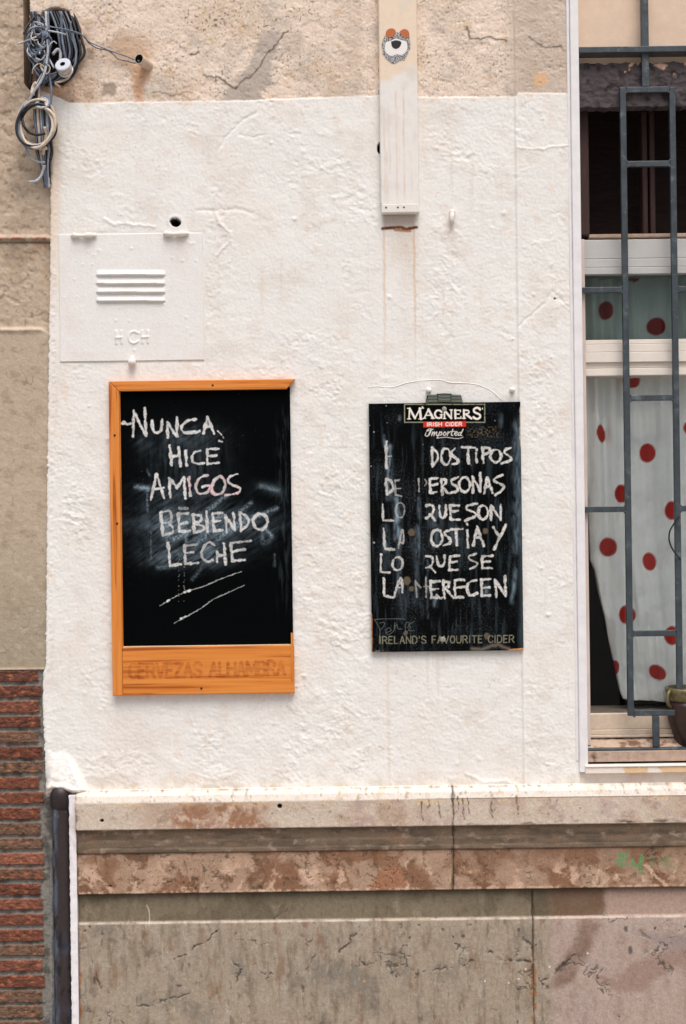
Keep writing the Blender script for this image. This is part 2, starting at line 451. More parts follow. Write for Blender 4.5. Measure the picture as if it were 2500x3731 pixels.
def wall_sheet():
    zt, zb = PZ(1250, -260), PZ(1250, 2888)
    X, Z = grid(XL, PX(2100, 1865), zb, zt, 0.003)
    # ragged left edge
    zz = Z[:, 0]; pyl = to_px(np.full_like(zz, XL), zz)[1]
    edge = np.interp(pyl, [-300, 300, 400, 480, 600, 1000, 1200, 1800, 2430, 2450, 2560, 2800, 2900], [108, 110, 168, 186, 186, 184, 180, 172, 168, 158, 156, 166, 170])
    edge = edge + 3.5 * perlin(pyl / 23, pyl * 0, 3) + 2.5 * perlin(pyl / 9, pyl * 0, 4)
    uL = (edge - 1250) * CR - (pyl - 1865.5) * SR
    f = ((X[0] - X[0, 0]) / (X[0, -1] - X[0, 0]))
    X = X + (uL * MM - XL)[:, None] * np.clip(1 - f * 8, 0, 1)[None, :]
    px, py = to_px(X, Z)
    # ---- painted / bare boundary
    pl = np.interp(px, [150, 250, 330, 500, 900, 1380, 1520, 1884, 1886, 2080, 2110],
                   [330, 372, 376, 372, 366, 347, 354, 352, 338, 342, 345]) + 5 * fbm(px, px * 0, 60, 3, 11) + 2 * fbm(px, py, 14, 2, 12)
    painted = sst(-3, 3, py - pl)
    # ---- relief (mm)
    box = sst(-6, 6, np.minimum(np.minimum(px - 208, 750 - px), np.minimum(py - 845, 1325 - py)))
    rough = 0.75 + 0.5 * fbm(px, py, 420, 2, 21)
    rough = rough + 0.7 * np.exp(-(((px - 1180) / 190) ** 2 + ((py - 2150) / 650) ** 2))
    rough = rough + 0.5 * np.exp(-(((px - 1050) / 900) ** 2 + ((py - 2740) / 130) ** 2))
    rough = rough + 0.5 * np.exp(-(((px - 280) / 90) ** 2 + ((py - 1900) / 600) ** 2))
    rough = rough + 0.4 * np.exp(-(((px - 1700) / 160) ** 2 + ((py - 480) / 120) ** 2))
    rough = 1.15 * np.clip(rough, 0.25, 2.0) * (1 - 0.85 * box)
    # slightly slanted trowel direction
    sx, sy = px * 0.92 + py * 0.35, py * 1.25 - px * 0.4
    und = 3.0 * fbm(px, py, 380, 2, 1)
    clump = sst(0.02, 0.32, fbm(px, py, 170, 3, 31))
    tro = 1.5 * fbm(sx, sy, 60, 4, 41, .6) + clump * (1.7 * fbm(sx, sy, 24, 3, 55, .6) + 1.3 * (ridged(sx, sy, 40, 2, 51) - 0.45))
    pn = fbm(sx, sy, 110, 5, 61, .6)
    clump2 = sst(0.0, 0.3, fbm(px, py, 210, 3, 63))
    plates = 1.2 * sst(0.02, 0.16, pn) * clump2
    pn2 = fbm(px, py, 52, 3, 66)
    plates = plates + 0.8 * sst(0.2, 0.32, pn2) * clump
    fine = 1.0 * fbm(px, py, 11, 3, 71, .6)
    H = und + rough * (tro + 0.8 * plates) + fine * (0.4 + 0.6 * rough)
    zone = sst(-.1, .25, fbm(px, py, 120, 3, 68)) * np.exp(-(((px - 1190) / 150) ** 4 + ((py - 2150) / 620) ** 4))
    H = H + zone * (2.2 * fbm(px, py, 60, 3, 69) + 1.6 * sst(0.05, .2, fbm(px, py, 70, 4, 70)))
    # small lumps
    rs = np.random.RandomState(3)
    for i in range(70):
        cx, cy = rs.uniform(230, 2060), rs.uniform(400, 2850)
        r = rs.uniform(4, 10)
        H = H + rs.uniform(1.5, 4) * np.exp(-((px - cx) ** 2 + (py - cy) ** 2) / (r * r)) if abs(cx - 480) > 280 or abs(cy - 1085) > 250 else H
    # bare plaster relief
    hb = 2.5 * fbm(px, py, 200, 3, 81) + 2.0 * fbm(px, py * 1.3, 40, 5, 83, .62) - 2.2 * sst(0.3, 0.5, fbm(px, py, 18, 3, 85)) + 1.0 * fbm(px, py, 9, 2, 86)
    lay = sst(0.02, 0.2, fbm(px, py, 140, 5, 87, .62))
    hb = hb - 2.0 * lay
    H = H * painted + (hb - 2.0) * (1 - painted)
    # pilaster zone right of the ridge stands a little proud, with a bead along the edge
    u = (px - 1250) * CR - (py - 1865.5) * SR
    uR = 647.0
    H = H + 4.0 * sst(-3, 3, u - uR) + 3.0 * np.exp(-((u - uR) / 4.0) ** 2) * painted
    # seams of the plaster
    def groove(pts, wd, dp):
        nonlocal H
        jx = px + 6 * fbm(px, py, 25, 2, 91); jy = py + 6 * fbm(px, py, 25, 2, 93)
        H = H + dp * np.exp(-(line_d(jx, jy, pts, 40) / wd) ** 2)
    groove([(945, 375), (937, 410), (880, 440), (850, 470), (822, 500), (795, 545)], 5, -2.2)
    groove([(870, 492), (925, 503), (960, 490)], 4, -1.6)
    groove([(785, 690), (783, 770), (800, 815), (840, 850), (838, 880), (790, 930)], 5, 2.6)
    groove([(720, 765), (780, 768), (860, 760), (920, 775)], 6, -2.0)
    groove([(1885, 540), (1985, 545), (2000, 538), (2090, 530)], 4, 2.0)
    groove([(1890, 1190), (1990, 1100), (2010, 1060), (2070, 1120)], 5, -2.0)
    groove([(380, 800), (420, 820), (450, 815), (560, 825)], 5, 2.2)
    groove([(1700, 2820), (1760, 2850), (1840, 2845), (1880, 2860)], 6, 3)
    groove([(745, 860), (748, 1317)], 3, 1.5)
    # painted over vertical runs under the duct
    for ux in (1398, 1511):
        groove([(ux, 835), (ux + 8, 1390)], 3, 1.0)
    # plaster collar over the drainpipe head
    col_m = poly_soft(px, py, [(184, 2750), (235, 2738), (268, 2775), (300, 2850), (318, 2880), (176, 2890)], 14)
    H = H + (30 + 5 * fbm(px, py, 40, 3, 98)) * col_m * sst(2710, 2860, py)
    H = H + 10 * np.exp(-(line_d(px, py, [(176, 2866), (200, 2858), (240, 2860), (290, 2880)], 40) / 10) ** 2)
    # raised edge along the left side
    H = H + 5 * np.exp(-((px - edge[:, None] - 8) / 10) ** 2)
    # holes
    ehole = ell(px + 3 * fbm(px, py, 14, 2, 97), py, 639, 810, 18, 14, 0.35)
    hole = sst(1.1, 0.9, ehole)
    H = H - 110 * hole + 1.5 * np.exp(-((ell(px, py, 639, 808, 25, 21) - 1) / .25) ** 2) * (1 - hole)
    hole2 = sst(1.1, 0.9, ell(px, py, 1388, 540, 12, 20))
    H = H - 90 * hole2
    hole3 = sst(1.2, 0.8, ell(px, py, 2021, 1089, 3, 3)); H = H - 20 * hole3
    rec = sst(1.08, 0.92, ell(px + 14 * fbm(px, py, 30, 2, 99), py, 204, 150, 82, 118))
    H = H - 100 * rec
    # mortar remains under the duct
    H = H + 6 * poly_soft(px, py, [(1398, 785), (1515, 785), (1512, 826), (1470, 838), (1398, 828)], 6) * 0.6
    # flat seat for the hatch
    H = H * (1 - box) + box * (-1.0)
    # ---- colour
    W = C(234, 233, 229)
    c = np.ones(px.shape + (3,), dtype=np.float32) * W
    c = mix3(c, C(232, 222, 212), 0.5 * sst(0.05, 0.55, fbm(px, py, 330, 3, 101)))
    c = mix3(c, C(224, 218, 210), 0.6 * sst(0.0, 0.5, fbm(px, py, 120, 4, 103)))
    c = mix3(c, C(228, 208, 190), 0.4 * sst(0.22, 0.42, pn2) * sst(-.1, .3, fbm(px, py, 260, 2, 104)))
    c = mix3(c, C(214, 198, 182), 0.35 * sst(0.3, 0.6, fbm(px, py, 18, 3, 105)))
    c = mix3(c, C(225, 200, 172), 0.65 * np.exp(-((px - edge[:, None] - 12) / 22) ** 2) * sst(1300, 700, py))
    for ux, am in ((1398, .55), (1508, .6)):
        d = line_d(px + 3 * fbm(px, py, 60, 2, 106), py, [(ux, 830), (ux + 3, 1000), (ux + 7, 1380)], 20)
        c = mix3(c, C(214, 172, 130), am * np.exp(-(d / 4) ** 2) * sst(1420, 1000, py))
    d = line_d(px, py, [(1412, 2380), (1420, 2900)], 30)
    c = mix3(c, C(216, 186, 150), .3 * np.exp(-(d / 5) ** 2))
    c = mix3(c, C(206, 178, 150), .35 * np.exp(-(ell(px, py, 1470, 900, 60, 70)) ** 2))
    c = mix3(c, C(190, 176, 164), .85 * poly_soft(px, py, [(1396, 780), (1516, 780), (1512, 825), (1470, 832), (1398, 826)], 7))
    d = line_d(px, py + 3 * fbm(px, py, 14, 2, 108), [(1394, 833), (1460, 828), (1480, 836), (1518, 828)], 20)
    c = mix3(c, C(112, 66, 34), sst(8, 3, d))
    c = mix3(c, C(176, 118, 74), .8 * sst(7, 3, line_d(px, py, [(1440, 838), (1495, 842)], 20)))
    c = mix3(c, C(205, 170, 140), .3 * np.exp(-ell(px, py, 1640, 820, 20, 40) ** 2))
    run = sst(.18, .5, fbm(px, py * .06, 26, 3, 137)) * sst(-.1, .35, fbm(px, py, 300, 2, 138))
    c = mix3(c, C(210, 200, 188), .28 * run)
    c = mix3(c, C(176, 164, 150), .5 * sst(.36, .5, fbm(px, py, 12, 3, 139)) * sst(.0, .4, fbm(px, py, 220, 3, 141)))
    c = mix3(c, C(196, 182, 166), .5 * sst(2800, 2868, py + 30 * fbm(px, py, 60, 3, 142)) * sst(-.2, .3, fbm(px, py, 90, 4, 143)))
    # bare plaster
    n1 = fbm(px, py, 190, 4, 111); n2 = fbm(px, py, 40, 4, 113); n3 = fbm(px, py, 11, 2, 115)
    bcol = np.ones_like(c) * C(228, 211, 194)
    bcol = mix3(bcol, C(210, 188, 165), sst(0.0, 0.5, n1 + 0.4 * n2) * .85)
    bcol = mix3(bcol, C(230, 216, 202), sst(0.0, 0.45, n2 - 0.25 * n1) * .8)
    bcol = mix3(bcol, C(190, 178, 166), .6 * sst(.05, .4, fbm(px, py, 130, 5, 136, .6)))
    bcol = mix3(bcol, C(208, 178, 140), sst(0.2, 0.5, fbm(px, py, 60, 3, 117)) * .55)
    bcol = mix3(bcol, C(150, 130, 112), sst(0.05, 0.5, fbm(px, py, 8, 2, 118) + .5 * fbm(px, py, 90, 3, 120)) * .45)
    bcol = mix3(bcol, C(96, 82, 72), sst(0.42, 0.6, n3 + .5 * fbm(px, py, 150, 2, 119)) * .8)
    bcol = mix3(bcol, C(236, 215, 198), lay * .35)
    jx = px + 16 * fbm(px, py, 50, 3, 121); jy = py + 16 * fbm(px, py, 50, 3, 123)
    gp = poly_soft(jx, jy, [(960, 110), (1030, 110), (1000, 200), (985, 300), (955, 340), (945, 385), (780, 385), (830, 330), (900, 250), (930, 180)], 10)
    bcol = mix3(bcol, C(180, 168, 158), gp * .9)
    gp2 = poly_soft(jx, jy, [(1030, 130), (1110, 110), (1100, 190), (1030, 200), (1000, 250)], 12)
    bcol = mix3(bcol, C(188, 172, 158), gp2 * .6)
    bcol = mix3(bcol, C(186, 170, 156), sst(1810, 1900, px) * .65)
    bcol = mix3(bcol, C(182, 164, 148), sst(1330, 1300, px) * sst(1180, 1320, px) * .4)
    def crack(pts, wd, col_, am):
        nonlocal bcol
        d = line_d(jx, jy, pts, 30)
        bcol = mix3(bcol, col_, am * np.exp(-(d / wd) ** 2))
    crack([(1050, 110), (1000, 165), (960, 220), (920, 275), (880, 300), (860, 315)], 3, C(86, 74, 64), .9)
    crack([(740, 275), (800, 280), (830, 305), (860, 315)], 3.5, C(92, 78, 66), .9)
    crack([(690, 200), (725, 190)], 4, C(96, 80, 68), .9)
    crack([(1700, 95), (1705, 130), (1755, 145), (1800, 140), (1845, 150)], 3, C(84, 74, 66), .9)
    crack([(1925, 140), (1985, 165), (2050, 172), (2065, 185)], 3, C(96, 86, 78), .9)
    crack([(560, 330), (640, 345), (700, 335)], 3, C(130, 108, 90), .7)
    bcol = mix3(bcol, C(222, 178, 136), .8 * sst(1.1, .6, ell(jx, jy, 1970, 290, 34, 28)))
    # brown weathering round the cables, rust run under the stub
    bw = sst(420, 180, px + 40 * fbm(px, py, 60, 3, 125)) * sst(40, 130, py)
    bcol = mix3(bcol, C(168, 128, 92), bw * .8)
    bcol = mix3(bcol, C(92, 72, 56), bw * sst(0.0, .4, fbm(px, py, 50, 4, 127)) * .85)
    bcol = mix3(bcol, C(158, 142, 126), .85 * poly_soft(jx, jy, [(372, 300), (420, 300), (425, 345), (375, 348)], 6))
    bcol = mix3(bcol, C(208, 158, 118), .75 * poly_soft(jx, jy, [(480, 240), (545, 240), (530, 300), (518, 375), (487, 375), (485, 300)], 14))
    bcol = mix3(bcol, C(186, 150, 118), .6 * sst(1.2, .4, ell(jx, jy, 470, 180, 110, 80)))
    c = c * painted[..., None] + bcol * (1 - painted)[..., None]
    # last coat: small unpainted misses near the border
    c = mix3(c, C(226, 196, 168), .6 * np.exp(-((py - pl - 10) / 8) ** 2) * sst(.1, .4, fbm(px, py, 30, 3, 131)) * painted)
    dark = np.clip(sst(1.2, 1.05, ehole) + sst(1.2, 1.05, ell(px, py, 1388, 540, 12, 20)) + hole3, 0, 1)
    c = mix3(c, C(7, 6, 6), dark)  # inside of the holes painted near-black to deepen their shade
    c = mix3(c, C(26, 23, 22), rec)  # shade in the recess behind the cables painted near-black
    # flaked lower rim
    d = py - 2868
    c = mix3(c, C(206, 180, 150), sst(.15, .4, fbm(px, py, 40, 3, 133)) * np.exp(-((py - 2868) / 12) ** 2) * .7)
    return sheet('plaster_wall', X, Z, H * MM, c, 0.0, 0.34, M['plaster'], facade)
wall_sheet()

# trim strip beside the window and small bead
tr = facade
xa, xb = PX(2098, 1865), PX(2129, 1865)
b = B()
ztop, zbot = PZ(2110, -260), PZ(2140, 2812)
b.box(xa, xb, -0.014, 0.33, zbot, ztop, 0.003)
b.box(xa - 0.012, xa - 0.0005, -0.006, 0.02, zbot + .04, ztop, 0.003)
b.build('window_trim', M['trim'], facade)
# a slimmer moulding on the reveal (pinkish plaster)
b = B()
xr0 = xb + 0.0005
b.box(xr0, xr0 + 0.0205, 0.042, 0.2, PZ(2160, 2716, .042), PZ(2144, 871, .042), 0.0015)
b.build('window_jamb', M['jamb'], facade)

# wall on the far side of the opening and above it
XW1 = PX(2960, 1865)
def plain_sheet(name, x0, x1, z0, z1, seed, y0=0.0, res=0.008, colr=C(230, 224, 218), depth=.34):
    X, Z = grid(x0, x1, z0, z1, res)
    px, py = to_px(X, Z)
    H = 2.5 * fbm(px, py, 300, 2, seed) + 1.6 * fbm(px, py, 45, 3, seed + 3)
    c = np.ones(px.shape + (3,), dtype=np.float32) * colr
    c = mix3(c, C(214, 200, 186), .6 * sst(0, .5, fbm(px, py, 130, 3, seed + 6)))
    return sheet(name, X, Z, H * MM, c, y0, depth, M['plaster'], facade)
plain_sheet('plaster_wall', XW1, XW1 + 1.0, PZ(2500, 2888), PZ(1250, -260), 140, res=.012)
plain_sheet('plaster_wall', XL, XW1 + 1.0, PZ(1250, -258), PZ(1250, -900), 150, res=.02, colr=C(220, 198, 178))

# apron under the window and its ledge
zA1, zA0 = PZ(2300, 2814), PZ(2300, 2889)
X, Z = grid(PX(2102, 2850), XW1, zA0, zA1, .004)
px, py = to_px(X, Z)
H = 1.2 * fbm(px, py, 120, 3, 160) + 0.6 * fbm(px, py, 20, 2, 161)
c = np.ones(px.shape + (3,), np.float32) * C(226, 217, 208)
c = mix3(c, C(208, 190, 174), .6 * sst(0, .5, fbm(px, py, 90, 3, 162)))
sheet('window_apron', X, Z, H * MM, c, 0.004, .3, M['plaster'], facade)

win = bpy.data.objects.new('window', None); COL.objects.link(win); win.parent = facade
# ---- sill courses (one child mesh each)
xs0, xs1 = xb + .0008, XW1 - .001
xj = xs0 + .0215
zl0, zl1 = PZ(2300, 2813), PZ(2300, 2790)
X, Z = grid(xs0 - .012, xs1, zl0, zl1, .003)
px, py = to_px(X, Z)
H = 1.2 * fbm(px, py, 60, 3, 171)
c = np.ones(px.shape + (3,), np.float32) * C(222, 190, 152)
c = mix3(c, C(234, 224, 214), sst(.0, .12, fbm(px, py, 90, 4, 172) + .002 * (2330 - px)))
sheet('ledge_front', X, Z, H * MM, c, -0.022, .05, M['plaster'], facade)
b = B(); b.box(xs0 - .012, xs1, -0.026, .30, zl1 + .0005, zl1 + .006, .002)
b.build('ledge', M['white'], facade)
b = B(); z2 = PZ(2300, 2771, .03); z3 = PZ(2300, 2736, .0)
b.box(xs0, xs1, 0.018, .30, zl1 + .0065, z2, 0)
b.build('sill_gap_shade', M['cavity'], win)  # solid block, coloured as the shadow in the gap under the sill
b = B(); b.box(xs0, xs1, 0.004, .30, z2 + .0005, z3, .003)
b.build('sill_front', M['sill_dirty'], win)
zs_t = PZ(2300, 2686, .075)
X, Z = grid(xs0 + .001, xs1 - .001, z3 + .0006, zs_t, .002)
px, py = to_px(X, Z, .05)
f = (Z - Z.min()) / (Z.max() - Z.min())
c = np.ones(px.shape + (3,), np.float32) * C(182, 158, 140)
c = mix3(c, C(120, 92, 72), sst(-.05, .3, fbm(px, py * 2.5, 50, 4, 221)))
c = mix3(c, C(206, 186, 168), .6 * sst(.1, .4, fbm(px, py * 3, 70, 3, 223)))
c = mix3(c, C(48, 34, 24), sst(.25, -.1, np.abs(f - .86 - .10 * fbm(px, px * 0, 60, 3, 225)) * 3 - .25 * fbm(px, py, 24, 3, 227)))
sheet('sill_top', X, Z, (1 - f) * .055 + .0012 * fbm(px, py, 18, 3, 229), c, .085, .2, M['plaster'], win)
b = B()
zs_m = PZ(2300, 2657, .08); zs_u = PZ(2300, 2599, .082)
b.box(xj, xs1, 0.070, .29, zs_t + .0003, zs_t + .010, .002)
b.box(xj, xs1, 0.076, .29, zs_t + .0105, zs_m, .002)
b.box(xj, xs1, 0.082, .29, zs_m + .0005, zs_u, .003)
b.build('sill_tile', M['sill'], win)
# ---- room behind
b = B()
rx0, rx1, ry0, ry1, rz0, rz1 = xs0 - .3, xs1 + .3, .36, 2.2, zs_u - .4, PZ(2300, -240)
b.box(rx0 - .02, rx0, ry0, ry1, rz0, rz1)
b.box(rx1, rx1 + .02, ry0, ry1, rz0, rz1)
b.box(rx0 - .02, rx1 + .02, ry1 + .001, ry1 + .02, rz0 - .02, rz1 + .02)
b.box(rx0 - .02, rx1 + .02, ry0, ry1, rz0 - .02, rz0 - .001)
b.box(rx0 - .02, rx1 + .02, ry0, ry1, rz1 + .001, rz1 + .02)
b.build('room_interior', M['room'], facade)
# ---- frame: head, transom, hidden far jamb
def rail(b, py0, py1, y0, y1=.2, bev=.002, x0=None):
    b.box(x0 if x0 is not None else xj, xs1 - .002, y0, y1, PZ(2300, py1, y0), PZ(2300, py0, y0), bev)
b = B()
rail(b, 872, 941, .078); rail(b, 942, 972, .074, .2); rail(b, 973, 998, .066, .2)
b.build('head_rail', mat('grey_shaded_frame', C(186, 186, 184), rough=.45, var=.05, vscale=20), win)  # the rail's own grey, with shade from the lintel painted in
b = B()
rail(b, 1237, 1252, .072); rail(b, 1253, 1281, .064); rail(b, 1282, 1319, .060); rail(b, 1320, 1340, .072); rail(b, 1341, 1368, .064)
b.build('transom', M['pvc'], win)
b = B()
b.box(xs1 - .06, xs1 - .003, .066, .2, zs_u + .001, PZ(2300, 873, .1))
b.build('jamb', M['pvc'], win)
b = B()
b.box(xj, xs1 - .062, .100, .104, PZ(2300, 1240, .1), PZ(2300, 996, .1))
b.build('upper_pane', M['glass_dark'], win)
b = B()
b.box(xj, xs1 - .062, .100, .104, zs_u + .002, PZ(2300, 1366, .1))
b.build('lower_pane', M['glass'], win)
# ---- upper box: boarding, posts, lintel, plaster head
b = B()
zq0, zq1 = PZ(2300, 868, .16), PZ(2300, 392, .09)
b.box(xs0 + .001, xs1 - .001, .33, .35, zq0, zq1 + .1)
b.build('boarding', M['dark_board'], win)
b = B()
for (p0, p1, y0) in ((2112, 2147, .10),):
    b.box(xs0 + .0005, PX(p1, 640, y0), y0, .30, zq0 + .002, zq1 + .02, .004)
b.build('timber_post', M['dark_wood'], win)
for (p0, p1) in ((2340, 2361), (2368, 2388)):
    b = B(); b.box(PX(p0, 640, .20), PX(p1, 640, .20), .20, .26, zq0 + .016, zq1 + .02, .006)
    b.build('timber_post', M['dark_wood'], win)
b = B()
b.box(PX(2147, 640, .1) + .001, xs1 - .002, .125, .329, zq0 - .004, zq0 + .010, .003)
b.build('box_ledge', M['sill_dirty'], win)
# dark ragged lintel
zL0, zL1 = PZ(2300, 396, .06), PZ(2300, 236, .06)
X, Z = grid(xs0 + .001, xs1 - .001, zL0, zL1, .0035)
px, py = to_px(X, Z)
H = 9 * fbm(px, py, 70, 4, 181) + 5 * fbm(px, py * 1.5, 22, 3, 183)
zed = (Z - zL0) / (zL1 - zL0)
Z = Z + (np.where(zed < .5, 1 - zed * 2, 0) * .010 + np.where(zed > .5, zed * 2 - 1, 0) * .012) * fbm(X * 1000, X * 0, 50, 3, 185)
c = np.ones(px.shape + (3,), np.float32) * C(82, 75, 77)
c = mix3(c, C(52, 46, 48), sst(0, .4, fbm(px, py, 40, 4, 187)))
c = mix3(c, C(92, 86, 88), .7 * sst(.1, .5, fbm(px, py, 30, 4, 189)))
c = mix3(c, C(206, 170, 146), sst(.25, .4, fbm(px, py, 40, 3, 191)) * sst(280, 245, py))
sheet('lintel', X, Z, H * MM, c, 0.040, .05, M['render'], win)
b = B()
b.box(xs0 + .001, xs1 - .001, .062, .3, zL1 - .01, PZ(2300, -255), 0)
b.build('window_head', M['beige'], win)

# ================================================================== UTILITY HATCH (part of the facade)
def hatch():
    x0, x1 = PX(217, 1085), PX(741, 1085)
    z0, z1 = PZ(480, 1315), PZ(480, 852)
    X, Z = grid(x0, x1, z0, z1, .0025)
    px, py = to_px(X, Z)
    H = 1.4 * fbm(px, py, 260, 2, 201) + .5 * fbm(px, py, 34, 3, 203) + .35 * fbm(px, py, 9, 2, 205)
    rs = np.random.RandomState(9)
    for i in range(26):
        cx, cy, r = rs.uniform(230, 730), rs.uniform(870, 1300), rs.uniform(3, 6)
        H = H + rs.uniform(1, 2.2) * np.exp(-((px - cx) ** 2 + (py - cy) ** 2) / (r * r))
    # rolled louvres: shell that leans out downwards with an open lip
    for yc in (997, 1029, 1060, 1092):
        xa_ = sst(348, 362, px) * sst(606, 592, px)
        t = (py - (yc - 15)) / 22.0
        prof = np.where((t > 0) & (t < 1), np.sin(np.clip(t, 0, 1) ** 1.6 * np.pi * .5), 0) * sst(1.06, .98, t)
        H = H + 9.5 * prof * xa_
        H = H - 3 * np.exp(-((py - yc - 11) / 4) ** 2) * xa_
    # raised letters
    def st(pts, wd=4.2):
        nonlocal H
        H = H + 2.8 * np.exp(-(line_d(px, py, pts, 16) / wd) ** 4)
    st([(424, 1208), (425, 1252)]); st([(443, 1207), (444, 1251)]); st([(424, 1231), (444, 1230)])
    st(smooth([(503, 1214), (490, 1208), (475, 1214), (470, 1231), (476, 1246), (490, 1251), (503, 1244)]))
    st([(519, 1206), (520, 1250)]); st([(539, 1205), (540, 1249)]); st([(519, 1229), (540, 1228)])
    c = np.ones(px.shape + (3,), np.float32) * C(233, 231, 228)
    c = mix3(c, C(226, 217, 208), .5 * sst(0, .5, fbm(px, py, 180, 3, 207)))
    o = sheet('utility_hatch', X, Z, H * MM, c, -0.0025, .02, M['plaster'], facade)
    for cx, cy in ((305, 858), (641, 852)):
        b = B()
        pts = [P(cx - 42, cy + 2, -.004), P(cx - 34, cy, -.010), P(cx, cy + 1, -.013), P(cx + 34, cy - 1, -.010), P(cx + 42, cy, -.004)]
        q = smooth(pts); b.tube(q, [.0085 + .0045 * perlin(np.array([i * .23 + cx]), np.array([cy * .1]), 3)[0] for i in range(len(q))], 10)
        b.build('hinge', M['white'], o, smooth_=True)
    b = B()
    b.lathe([(.012, 0), (.015, .01), (.014, .02), (.009, .026), (.002, .028)], P(482, 1318, -.002), (0.05, -1, -.25), 16)
    b.tube([P(482, 1300, -.006), P(482, 1312, -.012), P(483, 1328, -.012)], .008, 8)
    b.build('knob', M['white'], o, smooth_=True)
hatch()

# ================================================================== STONE PLINTH (parts of the facade)
LEDGE = [(-14, -40.), (-11, 54.), (0, 58.), (6, 58.), (22, 60.), (38, 60.)]
def stone_block(name, px0, px1, v0, v1, seed, lower=False):
    """v: mm below the image centre in the upright frame"""
    z1, z0 = ZC - v0 * MM, ZC - v1 * MM
    x0, x1 = (px0) * MM, (px1) * MM
    X, Z = grid(x0, x1, z0, z1, .0026)
    px, py = to_px(X, Z)
    v = (ZC - Z) / MM; u = X / MM
    F = lambda size, oc=4, k=0, su=1.0, sv=1.0, g=.6: fbm(u * su, v * sv, size, oc, seed + k, g)
    wu = u + 50 * F(110, 4, 61) + 9 * F(16, 3, 62); wv = v + 50 * F(110, 4, 63) + 9 * F(16, 3, 64)
    Wn = lambda size, oc=5, k=0, su=1.0, sv=1.0: fbm(wu * su, wv * sv, size, oc, seed + k, .6)
    n_big = F(260, 4, 0); n_mid = F(70, 4, 3); n_fin = F(16, 3, 5); n_dot = F(6, 2, 8)
    ju = px + 14 * F(50, 3, 7) + 5 * F(12, 2, 65); jv = py + 14 * F(50, 3, 9) + 5 * F(12, 2, 66)
    H = np.zeros(px.shape); c = np.ones(px.shape + (3,), np.float32)
    edge = np.minimum(u - px0, px1 - u)
    def veins(wd, size, k, mask=1.0):
        t = np.abs(fbm(wu, wv, size, 4, seed + k, .55))
        return sst(wd * (.9 + 1.2 * np.clip(F(60, 2, k + 1), -.5, 1)), 0, t) * mask
    def crk(pts, wd=2.0, am=.85, dark=C(48, 48, 48), dep=3.0):
        nonlocal c, H
        d = line_d(ju, jv, pts, 30)
        ww = wd * (1 + 1.3 * np.clip(F(40, 2, 71), -.7, 1))
        k_ = np.exp(-(d / ww) ** 2) * sst(-.35, .0, F(34, 2, 73))
        c = mix3(c, dark, am * k_); H = H - dep * k_
        c = mix3(c, C(196, 184, 168), .35 * np.exp(-((d - 5) / 3) ** 2) * sst(.1, .3, F(20, 2, 75)) * am)
    def poly(pts, soft=10): return poly_soft(ju, jv, pts, soft)
    if not lower:
        H = np.interp(v, [985, 1002, 1012, 1036, 1133, 1138, 1148, 1176, 1180, 1205, 1208, 1222, 1225, 1369, 1374],
                         [6, 10, 53, 60, 60, 56, 46, 40, 43, 40, 45, 44, 38, 41, 30])
        j2 = 3 * F(30, 3, 11)
        fascia = sst(1034, 1040, v) * sst(1137, 1131, v + .6 * j2)
        hollow = sst(1131, 1138, v + .6 * j2) * sst(1226, 1222, v)
        frieze = sst(1222, 1226, v)
        wt = sst(1042, 1036, v + j2 + 9 * sst(1300, 2000, px))
        fa = np.ones_like(c) * C(203, 188, 172)
        fa = mix3(fa, C(186, 164, 146), sst(-.15, .35, n_big + .3 * n_mid))
        brown = np.clip(poly([(650, 2905), (770, 2900), (930, 2900), (985, 2920), (960, 2950), (985, 3005), (930, 3010), (800, 3015), (700, 3015), (640, 3000), (620, 2950)], 22)
                        + .7 * poly([(930, 2985), (1020, 2985), (1020, 3012), (930, 3012)], 12) + .45 * sst(.2, .45, Wn(150, 5, 13)) * sst(560, 700, px), 0, 1)
        fa = mix3(fa, C(156, 116, 90), brown * (.55 + .5 * sst(-.25, .2, Wn(60, 4, 14))))
        fa = mix3(fa, C(204, 180, 160), brown * .8 * sst(.1, .3, Wn(45, 4, 19)))
        fa = mix3(fa, C(214, 184, 140), .6 * np.exp(-((v - 1043) / 9) ** 2) * sst(-.1, .3, F(120, 3, 15, 1, 0)))
        fa = mix3(fa, C(180, 156, 154), .55 * sst(.12, .4, F(90, 4, 16)) * sst(1050, 1150, px))
        fa = mix3(fa, C(150, 132, 114), .5 * sst(.15, .5, n_mid + .4 * n_fin))
        fa = mix3(fa, C(92, 78, 64), .7 * sst(.42, .55, n_fin + .3 * n_mid))
        fa = mix3(fa, C(224, 210, 196), .6 * sst(.2, .45, n_fin + n_mid * .5) * sst(1095, 1130, v))
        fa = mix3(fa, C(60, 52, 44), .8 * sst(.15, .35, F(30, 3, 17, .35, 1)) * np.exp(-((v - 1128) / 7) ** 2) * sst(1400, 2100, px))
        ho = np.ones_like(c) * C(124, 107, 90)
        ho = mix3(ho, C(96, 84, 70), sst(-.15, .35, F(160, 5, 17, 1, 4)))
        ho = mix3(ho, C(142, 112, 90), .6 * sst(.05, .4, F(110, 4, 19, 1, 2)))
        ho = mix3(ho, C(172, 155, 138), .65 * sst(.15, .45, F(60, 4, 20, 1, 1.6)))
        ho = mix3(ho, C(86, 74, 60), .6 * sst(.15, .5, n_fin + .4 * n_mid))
        fr = np.ones_like(c) * C(168, 140, 118)
        fr = mix3(fr, C(134, 98, 74), sst(-.1, .2, Wn(170, 5, 21)))
        fr = mix3(fr, C(108, 78, 56), .85 * sst(.05, .3, Wn(90, 5, 22)))
        pale = sst(.08, .30, Wn(80, 5, 23)) * sst(1225, 1300, v + 60 * n_big)
        fr = mix3(fr, C(206, 174, 150), pale * .85)
